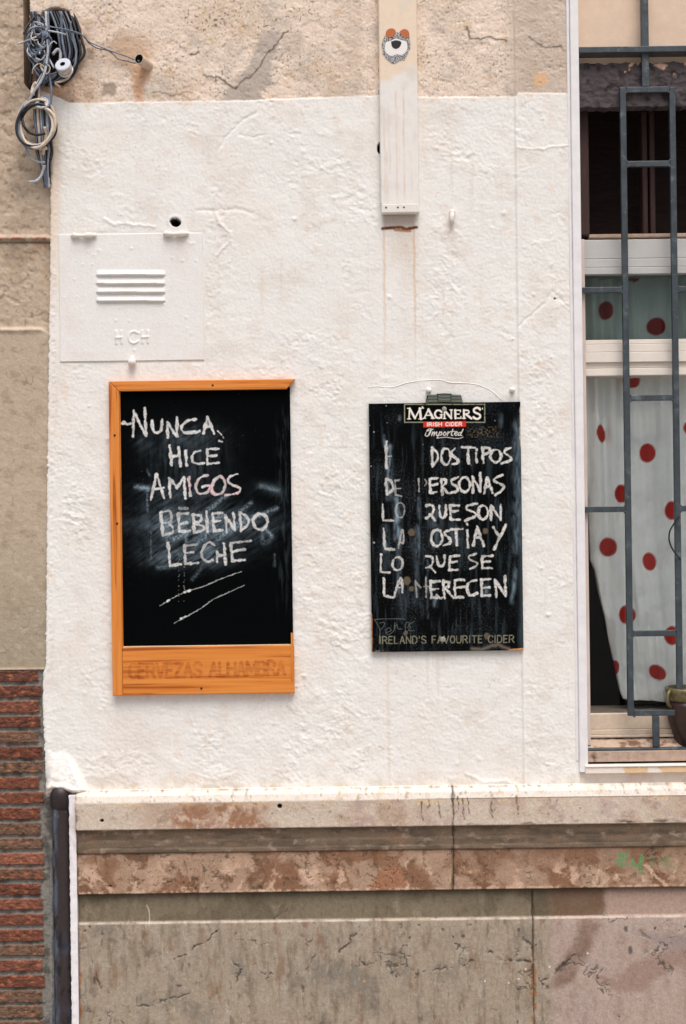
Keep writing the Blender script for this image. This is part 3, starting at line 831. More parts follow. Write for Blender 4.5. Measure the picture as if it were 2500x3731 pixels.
        fr = mix3(fr, C(160, 112, 84), .9 * poly([(1380, 3170), (1420, 3140), (1455, 3150), (1475, 3190), (1470, 3235), (1340, 3232)], 8))
        fr = mix3(fr, C(186, 156, 132), .8 * poly([(545, 3155), (580, 3140), (600, 3190), (590, 3232), (550, 3235)], 10))
        fr = mix3(fr, C(128, 92, 66), .75 * poly([(370, 3125), (430, 3110), (440, 3150), (400, 3205), (368, 3180)], 14))
        fr = mix3(fr, C(96, 84, 68), .75 * sst(.2, .5, Wn(50, 5, 24)) * sst(-.2, .2, F(240, 2, 25)))
        fr = mix3(fr, C(128, 98, 78), .5 * sst(1600, 1700, px) * sst(1330, 1250, v + 50 * n_mid))
        vn = np.maximum(veins(.030, 110, 26, sst(.0, .3, F(200, 2, 28))), .8 * veins(.022, 55, 29, sst(.1, .35, F(150, 2, 31))))
        fr = mix3(fr, C(74, 62, 50), vn * .75)
        fr = mix3(fr, C(66, 56, 44), .7 * sst(.35, .5, n_fin + .5 * Wn(70, 3, 33)))
        fr = mix3(fr, C(208, 178, 156), .8 * np.exp(-((v - 1365) / 5) ** 2) * sst(-.15, .25, n_fin + n_mid))
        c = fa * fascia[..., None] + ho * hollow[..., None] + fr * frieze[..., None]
        c = np.where((fascia + hollow + frieze)[..., None] < .05, C(228, 220, 210), c)
        c = c * (1 + .16 * np.clip(n_dot + n_fin, -1, 1))[..., None]
        c = mix3(c, C(228, 219, 208), wt)
        c = mix3(c, C(206, 186, 164), wt * .6 * sst(.05, .45, F(50, 5, 35)))
        c = mix3(c, C(150, 132, 112), wt * .6 * sst(.25, .5, n_fin + .6 * n_mid))
        c = mix3(c, C(110, 96, 80), .7 * np.exp(-((v - 1003 - 2 * n_mid) / 2.2) ** 2) * sst(-.15, .3, F(120, 3, 39, 1, 0) + .5 * n_fin))
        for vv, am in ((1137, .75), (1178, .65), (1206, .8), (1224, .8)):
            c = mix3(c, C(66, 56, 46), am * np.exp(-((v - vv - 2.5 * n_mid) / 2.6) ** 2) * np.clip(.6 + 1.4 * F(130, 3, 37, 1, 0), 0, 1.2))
        H = H + (1.4 * n_mid + 1.0 * n_fin) * (.4 + .6 * fascia) + 1.8 * n_mid * frieze
        H = H - 2.5 * sst(.3, .5, n_mid) * (frieze + .4 * fascia) - 2 * vn * frieze
        for x_, y0_, y1_ in ((1530, 2908, 2975), (1557, 2900, 2925), (1594, 2908, 2965), (1642, 2898, 2920), (1662, 2890, 2932), (1680, 2896, 2972), (1698, 2894, 2950), (1782, 2908, 2965), (1874, 2890, 2952), (1447, 2900, 2912)):
            d = line_d(px + 6 * F(20, 2, 31), py, [(x_, y0_), (x_ + 6, y1_)], 20)
            c = mix3(c, C(96, 84, 62), .85 * sst(4.2, 1.2, d) * sst(-.45, .0, n_fin))
        for x_, y_, r_ in ((382, 2977, 5.5), (1022, 2925, 8), (410, 3218, 3)):
            hh = sst(1.2, .8, ell(ju * .2 + px * .8, py, x_, y_, r_, r_))
            H = H - 15 * hh; c = mix3(c, C(22, 18, 14), hh)
        # green scrawl
        gr = np.zeros(px.shape)
        for pts in (((2280, 3104), (2250, 3104), (2246, 3122), (2250, 3142), (2272, 3138)), ((2248, 3124), (2268, 3120)),
                    ((2294, 3124), (2300, 3144), (2318, 3146), (2328, 3130), (2329, 3108)), ((2328, 3112), (2326, 3166)),
                    ((2366, 3106), (2368, 3138)), ((2398, 3128), (2424, 3112)), ((2396, 3122), (2430, 3150), (2446, 3156)), ((2440, 3116), (2400, 3138))):
            gr = np.maximum(gr, sst(10, 2, line_d(px, py, list(pts), 20) + 7 * F(14, 3, 77)))
        c = mix3(c, C(84, 150, 96), gr * (.4 + .5 * sst(2370, 2330, px)) * sst(-.3, .15, F(9, 3, 78) + .1))
    else:
        band = sst(1476, 1474, v)
        H = np.interp(v, [1372, 1376, 1473, 1478, 1482, 1500, 2200], [12, 20, 21, 26, 30, 31, 31])
        pink = sst(700, 760, u)
        bd = np.ones_like(c) * C(126, 115, 95)
        bd = mix3(bd, C(100, 90, 72), sst(-.2, .35, Wn(220, 5, 10)))
        bd = mix3(bd, C(148, 135, 117), .6 * sst(.05, .45, F(70, 5, 11, 1.4, .5)))
        bd = mix3(bd, C(92, 82, 66), .5 * sst(.15, .5, F(30, 4, 12, 1, .4)))
        bd = mix3(bd, C(120, 100, 84), .6 * pink)
        bd = mix3(bd, C(172, 148, 134), pink * sst(2185, 2215, ju))
        bd = mix3(bd, C(112, 84, 64), pink * poly([(1930, 3250), (2205, 3200), (2200, 3290), (2160, 3345), (2060, 3360), (1960, 3330)], 16) * (.6 + .5 * n_mid))
        bd = mix3(bd, C(70, 62, 50), .55 * np.exp(-((v - 1379) / 10) ** 2))  # shadow line under the frieze overhang painted onto the band
        vs = F(38, 5, 41, 1.0, .25)
        sl_ = np.ones_like(c) * C(162, 148, 131)
        sl_ = mix3(sl_, C(124, 110, 92), .75 * sst(-.05, .5, vs))
        sl_ = mix3(sl_, C(170, 160, 146), .65 * sst(.05, .45, F(60, 5, 42, 1, .5)))
        sl_ = mix3(sl_, C(112, 108, 99), .6 * sst(.02, .4, Wn(230, 5, 43)))
        sl_ = mix3(sl_, C(96, 88, 78), .38 * sst(.1, .6, F(24, 5, 55, 1.2, .16) + .35 * F(190, 3, 56)))
        sl_ = mix3(sl_, C(190, 178, 164), .45 * sst(.2, .5, F(12, 4, 57, 1.2, .25) - .2 * F(190, 3, 56)))
        sl_ = mix3(sl_, C(132, 104, 80), .65 * sst(.18, .45, F(90, 5, 44, 1.3, .45)))
        sl_ = mix3(sl_, C(100, 92, 78), .6 * sst(.25, .5, F(26, 4, 46, 1, .5) + .3 * Wn(180, 2, 47)))
        sl_ = mix3(sl_, C(180, 160, 151), pink * .75)
        sl_ = mix3(sl_, C(152, 128, 116), pink * .5 * sst(.0, .4, F(44, 5, 48, 1, .45)))
        sl_ = mix3(sl_, C(150, 124, 112), pink * .75 * poly([(2170, 3545), (2185, 3580), (2250, 3605), (2330, 3600), (2390, 3550), (2450, 3520), (2560, 3500), (2560, 3440), (2440, 3450), (2330, 3480), (2270, 3530), (2240, 3560)], 14))
        sl_ = mix3(sl_, C(134, 122, 122), pink * .6 * poly([(2330, 3390), (2460, 3400), (2560, 3380), (2560, 3450), (2400, 3440)], 24))
        sl_ = mix3(sl_, C(118, 92, 76), pink * poly([(2120, 3340), (2180, 3345), (2150, 3440), (2100, 3520), (2080, 3570), (1985, 3600), (1975, 3590), (2030, 3520), (2080, 3430)], 16) * (.65 + .5 * n_mid))
        sl_ = mix3(sl_, C(206, 182, 154), pink * .6 * poly([(1945, 3345), (1990, 3345), (2000, 3375), (1960, 3375)], 12))
        cr = veins(.026, 190, 47, sst(.0, .25, F(190, 3, 49)))
        spot = sst(.40, .52, F(22, 4, 51, 1, .8) + .25 * Wn(120, 3, 52)) * sst(-.05, .3, F(260, 2, 53))
        sl_ = mix3(sl_, C(58, 58, 57), np.maximum(cr * .8, spot * .8))
        c = bd * band[..., None] + sl_ * (1 - band)[..., None]
        c = c * (1 + .17 * np.clip(n_dot + n_fin, -1, 1))[..., None]
        crk([(800, 3375), (770, 3405), (745, 3425), (720, 3436), (690, 3460), (660, 3476), (640, 3490)], 2.6)
        crk([(850, 3495), (868, 3512), (880, 3520), (870, 3545), (865, 3560)], 4)
        crk([(338, 3490), (346, 3520), (352, 3540), (368, 3570), (370, 3610)], 3.5)
        crk([(500, 3655), (560, 3648), (590, 3640), (640, 3622), (700, 3610)], 3)
        crk([(1540, 3530), (1570, 3518), (1600, 3522), (1660, 3512), (1720, 3490)], 3.5)
        crk([(1770, 3455), (1800, 3464), (1840, 3480), (1880, 3490), (1930, 3495)], 4)
        crk([(1300, 3400), (1280, 3412), (1260, 3430), (1240, 3460)], 4)
        crk([(1150, 3470), (1130, 3495), (1120, 3520)], 4, .5)
        crk([(1350, 3455), (1420, 3470), (1500, 3480)], 1.5, .6)
        crk([(1965, 3570), (1990, 3555), (2020, 3530), (2060, 3500), (2090, 3470)], 6)
        crk([(1945, 3540), (1965, 3570), (1985, 3590)], 5)
        crk([(1905, 3410), (1925, 3425), (1938, 3450)], 4)
        crk([(1100, 3580), (1106, 3600), (1110, 3630)], 3, .6)
        crk([(1050, 3300), (1020, 3330), (1000, 3345)], 2, .4)
        for x_, y_, rx, ry in ((2292, 3452, 8, 16), (2275, 3375, 7, 12), (1610, 3378, 7, 6), (1684, 3400, 9, 7), (1885, 3378, 6, 8), (655, 3580, 12, 5), (350, 3560, 6, 16), (1490, 3405, 6, 5), (1710, 3360, 8, 4)):
            c = mix3(c, C(58, 58, 62), .75 * sst(1.3, .5, ell(ju * .5 + px * .5, jv * .5 + py * .5, x_, y_, rx, ry)))
        for x_, y_ in ((1912, 3520), (1764, 3564), (1886, 3556), (2136, 3463), (1998, 3512), (1850, 3570)):
            c = mix3(c, C(236, 232, 226), sst(4, 2, np.hypot(px - x_, py - y_)))
        c = mix3(c, C(222, 160, 78), sst(5.5, 3, np.hypot(px - 1327, py - 3564)))
        c = mix3(c, C(208, 196, 182), .8 * np.exp(-((v - 1480 - .8 * n_mid) / 2.6) ** 2) * sst(-.35, .15, n_mid))  # lit top edge of the slab painted as a pale line
        c = mix3(c, C(214, 204, 190), .7 * sst(3, 1, line_d(px, py, smooth([(538, 3293), (547, 3315), (548, 3360)]), 10)))
        H = H + 1.2 * n_mid + .8 * n_fin - 2.5 * np.maximum(cr, spot) * (1 - band)
    # rounded, dirty joints
    jn = edge + 9 * F(40, 4, 81)
    H = H - 4 * np.exp(-(jn / 4) ** 2)
    c = mix3(c, C(70, 58, 46), .75 * np.exp(-(jn / 4.5) ** 2) * sst(-.35, .1, F(60, 3, 83)))
    if lower: c = mix3(c, C(150, 98, 52), .7 * sst(16, 6, jn) * sst(1620, 1680, v) * sst(-.1, .2, F(30, 3, 85)))
    sheet(name, X, Z, H * MM, c, 0.0, .30, M['stone'], facade)
uj1 = (1648 - 1250) * CR - (3080 - 1865.5) * SR
uj2 = (1939 - 1250) * CR - (3500 - 1865.5) * SR
uL0 = (290 - 1250) * CR - (3300 - 1865.5) * SR
UE = XW1 / MM + 1000
stone_block('plinth_moulding', uL0, uj1 - .5, 1000, 1371, 300)
stone_block('plinth_moulding', uj1 + .5, UE, 1000, 1371, 340)
stone_block('plinth_slab', uL0, uj2 - .5, 1372, 1915, 380, True)
stone_block('plinth_slab', uj2 + .5, UE, 1372, 1915, 420, True)
# white painted return at the left end of the plinth
b = B()
X, Z = grid((uL0 - 26) * MM, (uL0 - .7) * MM, .004, ZC - 1012 * MM, .004)
px, py = to_px(X, Z)
ed = np.abs(X - X.mean(1, keepdims=True)) / .0128
X = X + np.where(X < X.mean(1, keepdims=True), 1, .0) * .003 * fbm(py, py * 0, 22, 3, 441) * ed
c = np.ones(px.shape + (3,), np.float32) * C(236, 233, 236)
c = mix3(c, C(206, 192, 178), .5 * sst(.1, .5, fbm(px, py, 50, 3, 443)))
sheet('plinth_end', X, Z, (38 + 2 * fbm(px, py, 40, 3, 445)) * MM, c, 0.0, .3, M['plaster'], facade)

# ================================================================== NEIGHBOUR HOUSE
nb = thing('neighbour_house', 'taupe rendered house wall with red brick base left of the white wall', 'house', (PX(-400, 1865), 0, 0))
NX0, NX1 = PX(-700, 1865), PX(205, 1865)
def neighbour():
    zt, zb = PZ(100, -260), PZ(100, 2441)
    X, Z = grid(NX0, NX1, zb, zt, .0035)
    px, py = to_px(X, Z)
    rx_ = np.interp(py[:, -1], [-300, 300, 420, 3000], [106, 106, 205, 205])
    X = X - ((205 - rx_) * MM)[:, None] * np.clip((X - X.max() + .4) / .4, 0, 1)
    px, py = to_px(X, Z)
    H = 2.5 * fbm(px, py, 160, 3, 501) + 1.8 * fbm(px, py, 24, 3, 503) * (.8 + sst(1230, 1150, py)) + 1.0 * fbm(px, py, 8, 2, 504)
    H = H + 14 * np.exp(-((py - 868 - 4 * fbm(px, py, 40, 2, 505)) / 9) ** 2)
    H = H + 7 * sst(1190, 1204, py + 6 * fbm(px, py, 80, 2, 507) + 20 * sst(130, 200, px) * -1)
    H = H + 6 * np.exp(-((py - 1200) / 9) ** 2) * sst(175, 150, px)
    H = H - 3 * sst(.15, .3, fbm(px, py, 60, 3, 509)) * sst(1200, 1180, py)
    c = np.ones(px.shape + (3,), np.float32) * C(190, 172, 152)
    c = mix3(c, C(184, 168, 148), sst(1195, 1215, py))
    c = mix3(c, C(148, 130, 112), .6 * sst(0, .5, fbm(px, py, 110, 4, 511)) * sst(1230, 1180, py))
    c = mix3(c, C(172, 140, 110), .5 * sst(0, .4, fbm(px, py, 90, 3, 513)) * sst(840, 900, py) * sst(1100, 950, py))
    c = mix3(c, C(120, 106, 92), .6 * sst(.2, .5, fbm(px, py, 26, 3, 515)) * sst(1200, 1180, py))
    c = mix3(c, C(206, 178, 156), .9 * np.exp(-((py - 857) / 6) ** 2))
    c = mix3(c, C(150, 92, 68), .85 * np.exp(-((py - 869) / 6) ** 2) * sst(-.2, .2, fbm(px, py, 40, 3, 517)))
    c = mix3(c, C(60, 48, 38), .8 * np.exp(-((py - 882) / 4) ** 2))
    c = mix3(c, C(206, 188, 168), .85 * np.exp(-((py - 1198) / 9) ** 2) * sst(180, 160, px))
    c = mix3(c, C(150, 142, 122), .6 * sst(1800, 2400, py))
    c = mix3(c, C(150, 132, 112), .5 * sst(.05, .4, fbm(px, py, 70, 5, 521, .65)))
    c = mix3(c, C(200, 186, 166), .4 * sst(.1, .45, fbm(px, py, 40, 4, 523, .65)))
    hc = np.abs(fbm(px + 20 * fbm(px, py, 40, 3, 525), py, 170, 3, 527)); c = mix3(c, C(104, 90, 76), .55 * sst(.012, .002, hc) * sst(.0, .2, fbm(px, py, 130, 2, 529)))
    c = mix3(c, C(214, 190, 168), sst(2428, 2438, py))
    c = mix3(c, C(112, 98, 82), .6 * sst(.05, .35, fbm(px, py, 30, 3, 519) ) * np.exp(-((py - 610) / 30) ** 2))
    sheet('render_wall', X, Z, H * MM, c, 0.012, .33, M['render'], nb)
neighbour()
def bricks():
    zt, zb = PZ(100, 2441.5), 0.004
    X, Z = grid(NX0, NX1, zb, zt, .0028)
    px, py = to_px(X, Z)
    v = (zt - Z) / MM; u = (X - PX(152, 3000)) / MM
    pitch = 55.6
    row = np.floor(v / pitch).astype(int)
    fv = v - row * pitch
    rs = np.random.RandomState(12)
    offs = rs.uniform(-9, 7, 60); lens = rs.uniform(228, 244, 60)
    off = offs[row % 60]
    uu = -(u - off)
    n = np.floor(uu / 250.0).astype(int)
    fu = uu - n * 250.0
    shift = rs.uniform(-5, 5, 60)[row % 60] * .5
    jit = 1.6 * fbm(px, py, 22, 3, 531) - 5 * sst(.25, .5, fbm(px, py, 18, 2, 543))
    inb = np.minimum(np.minimum(fv - .5, 45.5 + shift - fv), np.minimum(fu - 0, 238 - fu)) + jit
    inb = np.where(uu < 0, -20, inb)
    m_ = sst(-1.5, 3.0, inb)
    idx = (row * 7 + n * 13) % 97
    tone = rs.uniform(0, 1, 97)[idx]; warm = rs.uniform(0, 1, 97)[idx]
    bc = np.ones(px.shape + (3,), np.float32) * C(142, 92, 74)
    bc = bc * (1 - tone[..., None]) + C(106, 66, 54) * tone[..., None]
    bc = mix3(bc, C(112, 90, 74), sst(.55, .9, warm) * .9)
    bc = mix3(bc, C(104, 62, 48), sst(.45, .1, warm) * .7)
    bc = mix3(bc, C(70, 52, 42), sst(.05, .4, fbm(px, py * 1.8, 26, 4, 533)) * (.45 + .45 * tone))
    bc = mix3(bc, C(196, 122, 88), .5 * sst(.15, .45, -fbm(px, py * 1.8, 26, 4, 533)))
    mc = np.ones_like(bc) * C(134, 131, 124)
    mc = mix3(mc, C(92, 89, 84), sst(-.1, .4, fbm(px, py, 50, 3, 535)))
    mc = mix3(mc, C(78, 92, 108), .7 * sst(172, 190, px) * sst(2930, 3100, py) * sst(-.3, .2, fbm(px, py * .4, 40, 3, 537)))
    mc = mix3(mc, C(160, 156, 148), .5 * np.exp(-((px - 184) / 4) ** 2) * sst(3100, 3200, py))
    c = mc * (1 - m_)[..., None] + bc * m_[..., None]
    H = 9.5 * m_ + m_ * (3.2 * fbm(px, py * 1.8, 26, 4, 533) + 2.4 * (ridged(px * .7, py * 1.6, 16, 2, 541) - .5)) + (1 - m_) * 1.5 * fbm(px, py, 20, 3, 539)
    H = H + 3 * sst(-10, 10, u - 20) * (1 - m_)
    sheet('brick_base', X, Z, H * MM, c, 0.014, .33, M['brick'], nb)
bricks()

# ================================================================== DRAINPIPE
zp = PZ(228, 2866)
xp = PX(229, 3250); yp = -0.006
dp = thing('drainpipe', 'dark brown drainpipe with bluish scuffs between brick base and stone plinth', 'pipe', (xp, yp, 0))
b = B()
pts = [(xp, yp, .01 + (zp - .01) * i / 260) for i in range(261)]
b.tube(pts, .0335, 36)
po = b.build('pipe', mat('dark_pipe_paint_worn', attr=True, rough=.45, var=.15, vscale=90, bump=.25, bscale=90, spec=.4), dp, smooth_=True)
vv = np.array([v.co for v in po.data.vertices]); an = np.arctan2(vv[:, 1], vv[:, 0]) * 33.5; zz = (zp - vv[:, 2]) * 1000
c = np.ones((len(vv), 3), np.float32) * C(54, 45, 46)
left = sst(-.004, -.020, vv[:, 0] + .010 * fbm(an, zz * .25, 30, 3, 461))
c = mix3(c, C(92, 106, 122), left * sst(-.25, .2, fbm(an, zz * .3, 26, 4, 463)) * .9)
c = mix3(c, C(22, 24, 28), .85 * sst(.12, .3, fbm(an, zz * .6, 45, 4, 465)) * sst(300, 480, zz))
c = mix3(c, C(70, 86, 108), .7 * sst(.05, .35, fbm(an, zz * .4, 60, 4, 467)) * sst(480, 700, zz))
c = mix3(c, C(168, 176, 184), .8 * sst(.28, .42, fbm(an * 2, zz, 22, 3, 469)) * sst(140, 20, zz))
at = po.data.color_attributes.new('Col', 'FLOAT_COLOR', 'POINT')
at.data.foreach_set('color', np.concatenate([c, np.ones((len(vv), 1), np.float32)], 1).ravel())
b = B()
b.tube([(xp, yp, zp - .075), (xp, yp, zp - .07), (xp, yp, zp - .03), (xp, yp, zp + .004)], [.034, .0385, .0395, .036], 24)
b.build('pipe_socket', M['pipe'], dp, smooth_=True)

# ================================================================== WHITE DUCT
def duct():
    x0, x1 = PX(1383, 420), PX(1522, 420)
    z0, z1 = PZ(1450, 747), PZ(1450, -258)
    o = thing('cable_duct', 'white painted vertical duct with orange drip streaks coming down from the top', 'duct', ((x0 + x1) / 2, 0, z0))
    X, Z = grid(x0, x1, z0, z1, .0025)
    px, py = to_px(X, Z)
    c = np.ones(px.shape + (3,), np.float32) * C(231, 228, 224)
    up_ = sst(305, 255, py + 30 * fbm(px, py, 60, 2, 601) + .25 * (px - 1450))
    c = mix3(c, C(231, 212, 190), up_)
    c = mix3(c, C(228, 220, 213), .8 * poly_soft(px, py, [(1488, 240), (1515, 245), (1510, 300), (1480, 320)], 8))
    for x_, y0, y1, am in ((1398, 420, 740, .55), (1415, 380, 640, .35), (1441, 340, 730, .5), (1448, 400, 600, .25), (1468, 330, 740, .65), (1495, 560, 700, .25), (1407, 560, 745, .5)):
        d = line_d(px + 3 * fbm(px, py, 90, 2, 603), py, [(x_, y0), (x_ + 6, y1)], 20)
        c = mix3(c, C(214, 168, 122), am * np.exp(-(d / 2.6) ** 2) * (.6 + .8 * fbm(px, py, 50, 2, 605)))
    c = mix3(c, C(216, 208, 200), .5 * sst(.1, .5, fbm(px, py, 80, 3, 607)))
    ed = np.minimum(X - x0, x1 - X) / MM
    H = 26 - 3 * np.exp(-(ed / 2.0) ** 2) + .5 * fbm(px, py, 120, 2, 609)
    sheet('channel', X, Z, H * MM, c, 0.0, .03, M['duct'], o)
    b = B()
    xa_, xb_ = PX(1389, 765), PX(1527, 765)
    b.box(xa_, xb_, -.034, .0, PZ(1450, 783), PZ(1450, 748.5), .004)
    b.build('end_cap', M['white'], o)
    for cx in (1407, 1450, 1472):
        b = B(); b.lathe([(.0035, 0), (.0035, .0008), (.001, .0012)], P(cx, 756 - (cx - 1450) * .01, -.0338), (0, -1, 0), 10)
        b.build('rust_spot', M['nail'], o)
    # sticker: ragged grey rim, white field, orange top band, dark spot
    so_ = thing('sticker', 'grey and white furry animal sticker with orange ears and black nose, on the duct', 'sticker', P(1442, 178, -.027))
    yk = -.0275
    def oval_poly(cx, cy, rx, ry, rag, n=56, seed=1):
        r_ = random.Random(seed)
        return [(PX(cx + rx * (1 + r_.uniform(-rag, rag)) * math.cos(2 * math.pi * i / n), cy + ry * math.sin(2 * math.pi * i / n)),
                 PZ(cx + rx * math.cos(2 * math.pi * i / n), cy + ry * (1 + r_.uniform(-rag, rag)) * math.sin(2 * math.pi * i / n))) for i in range(n)]
    def poly_px(pts, rag=0.0, seed=1):
        r_ = random.Random(seed); q = smooth(list(pts) + [pts[0]], 8)[:-1]
        return [(PX(x + r_.uniform(-rag, rag), y), PZ(x, y + r_.uniform(-rag, rag))) for x, y in q]
    grey = mat('sticker_fringe', C(200, 200, 202), .5, var2=(C(30, 30, 32), 260, .47, .53))
    B().prism(poly_px([(1408, 136), (1396, 152), (1392, 185), (1400, 215), (1432, 240), (1452, 230), (1472, 226), (1488, 196), (1494, 160), (1482, 136), (1445, 126)], 3.4), yk, yk + .0012).build('rim', grey, so_)
    for ear in ([(1404, 140), (1408, 122), (1424, 113), (1440, 121), (1436, 138), (1418, 148)], [(1456, 124), (1470, 116), (1486, 122), (1490, 142), (1476, 148), (1462, 138)]):
        B().prism(poly_px(ear, .4, 3), yk - .0006, yk - .0001).build('ear', mat('sticker_orange', C(186, 104, 56), .5), so_)
    B().prism(poly_px([(1441, 150), (1424, 158), (1404, 168), (1404, 198), (1424, 214), (1444, 208), (1464, 210), (1482, 192), (1480, 164), (1460, 156)], .5, 2), yk - .0012, yk - .0007).build('muzzle', mat('sticker_white', C(236, 232, 228), .5), so_)
    B().prism(poly_px([(1424, 162), (1442, 157), (1460, 163), (1456, 180), (1442, 188), (1428, 180)], .4, 4), yk - .0018, yk - .0013).build('nose', mat('sticker_black', C(24, 22, 22), .5), so_)
duct()

# ================================================================== SMALL FITTINGS ON THE WALL
b = B()
b.tube([P(1648, 772, -.004), P(1648, 778, -.016), P(1647, 800, -.018), P(1646, 818, -.012)], [.006, .009, .009, .007], 10)
b.lathe([(.011, 0), (.010, .018), (.006, .024)], P(1648, 776, .004), (0, -1, 0), 12)
tag(b.build('wall_peg', M['white'], None, P(1648, 795), smooth_=True), 'small white painted peg on the wall right of the duct end', 'peg')
b = B()
cable(b, [(1342, 1412), (1375, 1408), (1430, 1411), (1480, 1396), (1530, 1388), (1600, 1384), (1640, 1394), (1690, 1396), (1730, 1400), (1770, 1413), (1800, 1432), (1828, 1458)], .0026, .0005, sm=8)
tag(b.build('painted_cable', M['white'], None, P(1342, 1412, 0), smooth_=True), 'thin white painted cable arching over the cider chalkboard', 'cable')
for cx, cy, lab in ((1562, 1421, 'white painted stud under the arching cable, above the bottle cap tab'), (1866, 1420, 'white painted stud above the right corner of the cider board')):
    b = B(); b.lathe([(.010, 0), (.010, .010), (.007, .016), (.002, .018)], P(cx, cy, .002), (0, -1, -.2), 14)
    tag(b.build('wall_stud', M['white'], None, P(cx, cy), smooth_=True), lab, 'stud')

# conduit stub and its two thin wires
st = thing('conduit_stub', 'short beige conduit stub poking from the bare plaster, wires entering it', 'conduit', P(545, 238, 0))
a0, a1 = Vector(P(548, 246, .02)), Vector(P(507, 214, -.055))
b = B(); b.tube([a0, a0.lerp(a1, .5), a1], [.0195, .019, .018], 18)
b.build('sleeve', M['stub'], st, smooth_=False)
dirn = (a1 - a0).normalized()
b = B(); b.tube([a1 - dirn * .002, a1 + dirn * .0012], .0155, 18)
b.build('mouth', M['cavity'], st)
def wire(name, label, pts, r, mt, y=-.02):
    b = B(); cable(b, pts, r, y, n=7)
    return tag(b.build(name, mt, None, P(pts[0][0], pts[0][1], y), smooth_=True), label, 'wire')
wire('wire', 'upper thin dark wire running from the cable tangle to the conduit stub', [(165, 96, -.05), (230, 105, -.045), (285, 120, -.04), (308, 134, -.04), (322, 150), (350, 164), (385, 178), (420, 192), (460, 205), (490, 218, -.04), (508, 222, -.06)], .0022, M['cable_blue'])
wire('wire', 'lower thin dark wire sagging beside its twin into the conduit stub', [(170, 92, -.05), (240, 112, -.042), (296, 126, -.036), (312, 140, -.035), (326, 158, -.016), (356, 176, -.014), (392, 184, -.02), (415, 200, -.012), (432, 216, -.01), (462, 222, -.015), (490, 230, -.035), (507, 226, -.058)], .0022, M['cable_blue'])

# ================================================================== CABLE TANGLE (upper) and COIL (lower)
def zc(pts, dz=None):  # coordinates read off an enlarged view of the corner
    return [(x / 2.24, 60 + y / 2.24) + ((d[0],) if d else ()) for x, y, *d in pts]
rq = random.Random(21)
tg = thing('cable_tangle', 'tangled grey and black cables knotted in the dark recess at the upper corner', 'cables', P(150, 170, -.03))
rr = random.Random(5)
def strand(parent, pts, r, mt, y=-.04):
    b = B(); q = zc(pts)
    q = [(p[0], p[1], p[2] if len(p) > 2 else y + rr.uniform(-.008, .008)) for p in q]
    cable(b, q, r, y, n=8, sm=7)
    return b.build('cable', mt, parent, smooth_=True)
G, S_, K, E = M['cable_grey'], M['cable_blue'], M['cable_black'], M['cable_cream']
# black bundle hanging in the recess
for i in range(9):
    x = 470 + i * 22 + rr.uniform(-10, 10)
    strand(tg, [(x - 60, -40, .01), (x - 20, 60, .0), (x + 10, 180, -.01), (x + 20 + i * 2, 300, -.015), (x + 5 - i * 3, 420 - i * 4, -.012), (x - 60, 520 - i * 5, .0), (x - 150, 560, .0)], .0045, K if i % 3 else S_)
strand(tg, [(500, -40), (505, 150), (520, 260), (540, 360)], .005, S_, -.03)
strand(tg, [(575, 40), (585, 160), (620, 280), (615, 380), (590, 430)], .004, S_, -.03)
strand(tg, [(490, 380), (495, 300), (470, 270), (430, 310)], .006, G, -.03)
# loops
for k, (cx, cy, rx, ry, r_, mt_) in enumerate(((300, 190, 82, 90, .0036, S_), (312, 170, 62, 85, .0034, G), (290, 215, 72, 92, .004, S_), (325, 200, 58, 105, .0032, K), (305, 130, 70, 45, .003, G))):
    q = [(cx + rx * math.cos(a) * (1 + .1 * math.sin(3 * a + k)), cy + ry * math.sin(a) * (1 + .1 * math.cos(2 * a + k)), -.05 - .012 * math.sin(a * 1.5 + k)) for a in [0.3 + k + 6.6 * i / 14 for i in range(15)]]
    strand(tg, q, r_, mt_)
for k in range(16):
    cx, cy = rq.uniform(280, 350), rq.uniform(110, 250)
    rx, ry, t0 = rq.uniform(40, 85), rq.uniform(60, 120), rq.uniform(0, 6)
    q = [(cx + rx * math.cos(a + t0) * (1 + .25 * math.sin(2.3 * a + k)) + rq.uniform(-5, 5), cy + ry * math.sin(a + t0) * (1 + .25 * math.cos(1.7 * a + k)), -.045 - .02 * math.sin(a * 1.3 + k)) for a in [rq.uniform(3.5, 6.5) * i / 11 for i in range(12)]]
    strand(tg, q, rq.uniform(.0022, .004), (S_, G, K, S_)[k % 4])
for k in range(7):
    x0_, x1_ = rq.uniform(250, 330), rq.uniform(330, 420)
    strand(tg, [(x0_, rq.uniform(180, 260)), (x0_ + rq.uniform(-30, 10), 330 + rq.uniform(-20, 20)), (rq.uniform(290, 360), 420), (x1_, 480 + rq.uniform(-30, 20)), (rq.uniform(300, 380), 545)], rq.uniform(.0025, .004), (G, K, S_)[k % 3], -.045)
strand(tg, [(145, 222), (200, 205), (260, 182), (330, 150), (380, 118), (470, 130), (538, 148)], .0032, G, -.065)
strand(tg, [(380, 80), (360, 110), (300, 160), (280, 95), (350, 92), (395, 150), (380, 220)], .0038, S_, -.06)
strand(tg, [(232, 150), (215, 240), (235, 320), (270, 380), (285, 440), (330, 490), (400, 480), (460, 460)], .004, S_, -.045)
strand(tg, [(250, 300), (290, 320), (320, 380), (350, 440), (380, 470)], .0045, E, -.05)
strand(tg, [(265, 320), (300, 300), (350, 310), (395, 340), (440, 420)], .0035, G, -.055)
strand(tg, [(375, -40), (380, 100), (392, 260), (385, 340), (370, 440), (340, 520), (280, 610), (235, 690)], .0048, G, -.06)
strand(tg, [(390, -40), (400, 160), (395, 330), (405, 480), (420, 600), (415, 720), (400, 820), (420, 940)], .0042, S_, -.05)
strand(tg, [(350, 300), (360, 400), (345, 500), (290, 590), (255, 640), (250, 700)], .0045, S_, -.055)
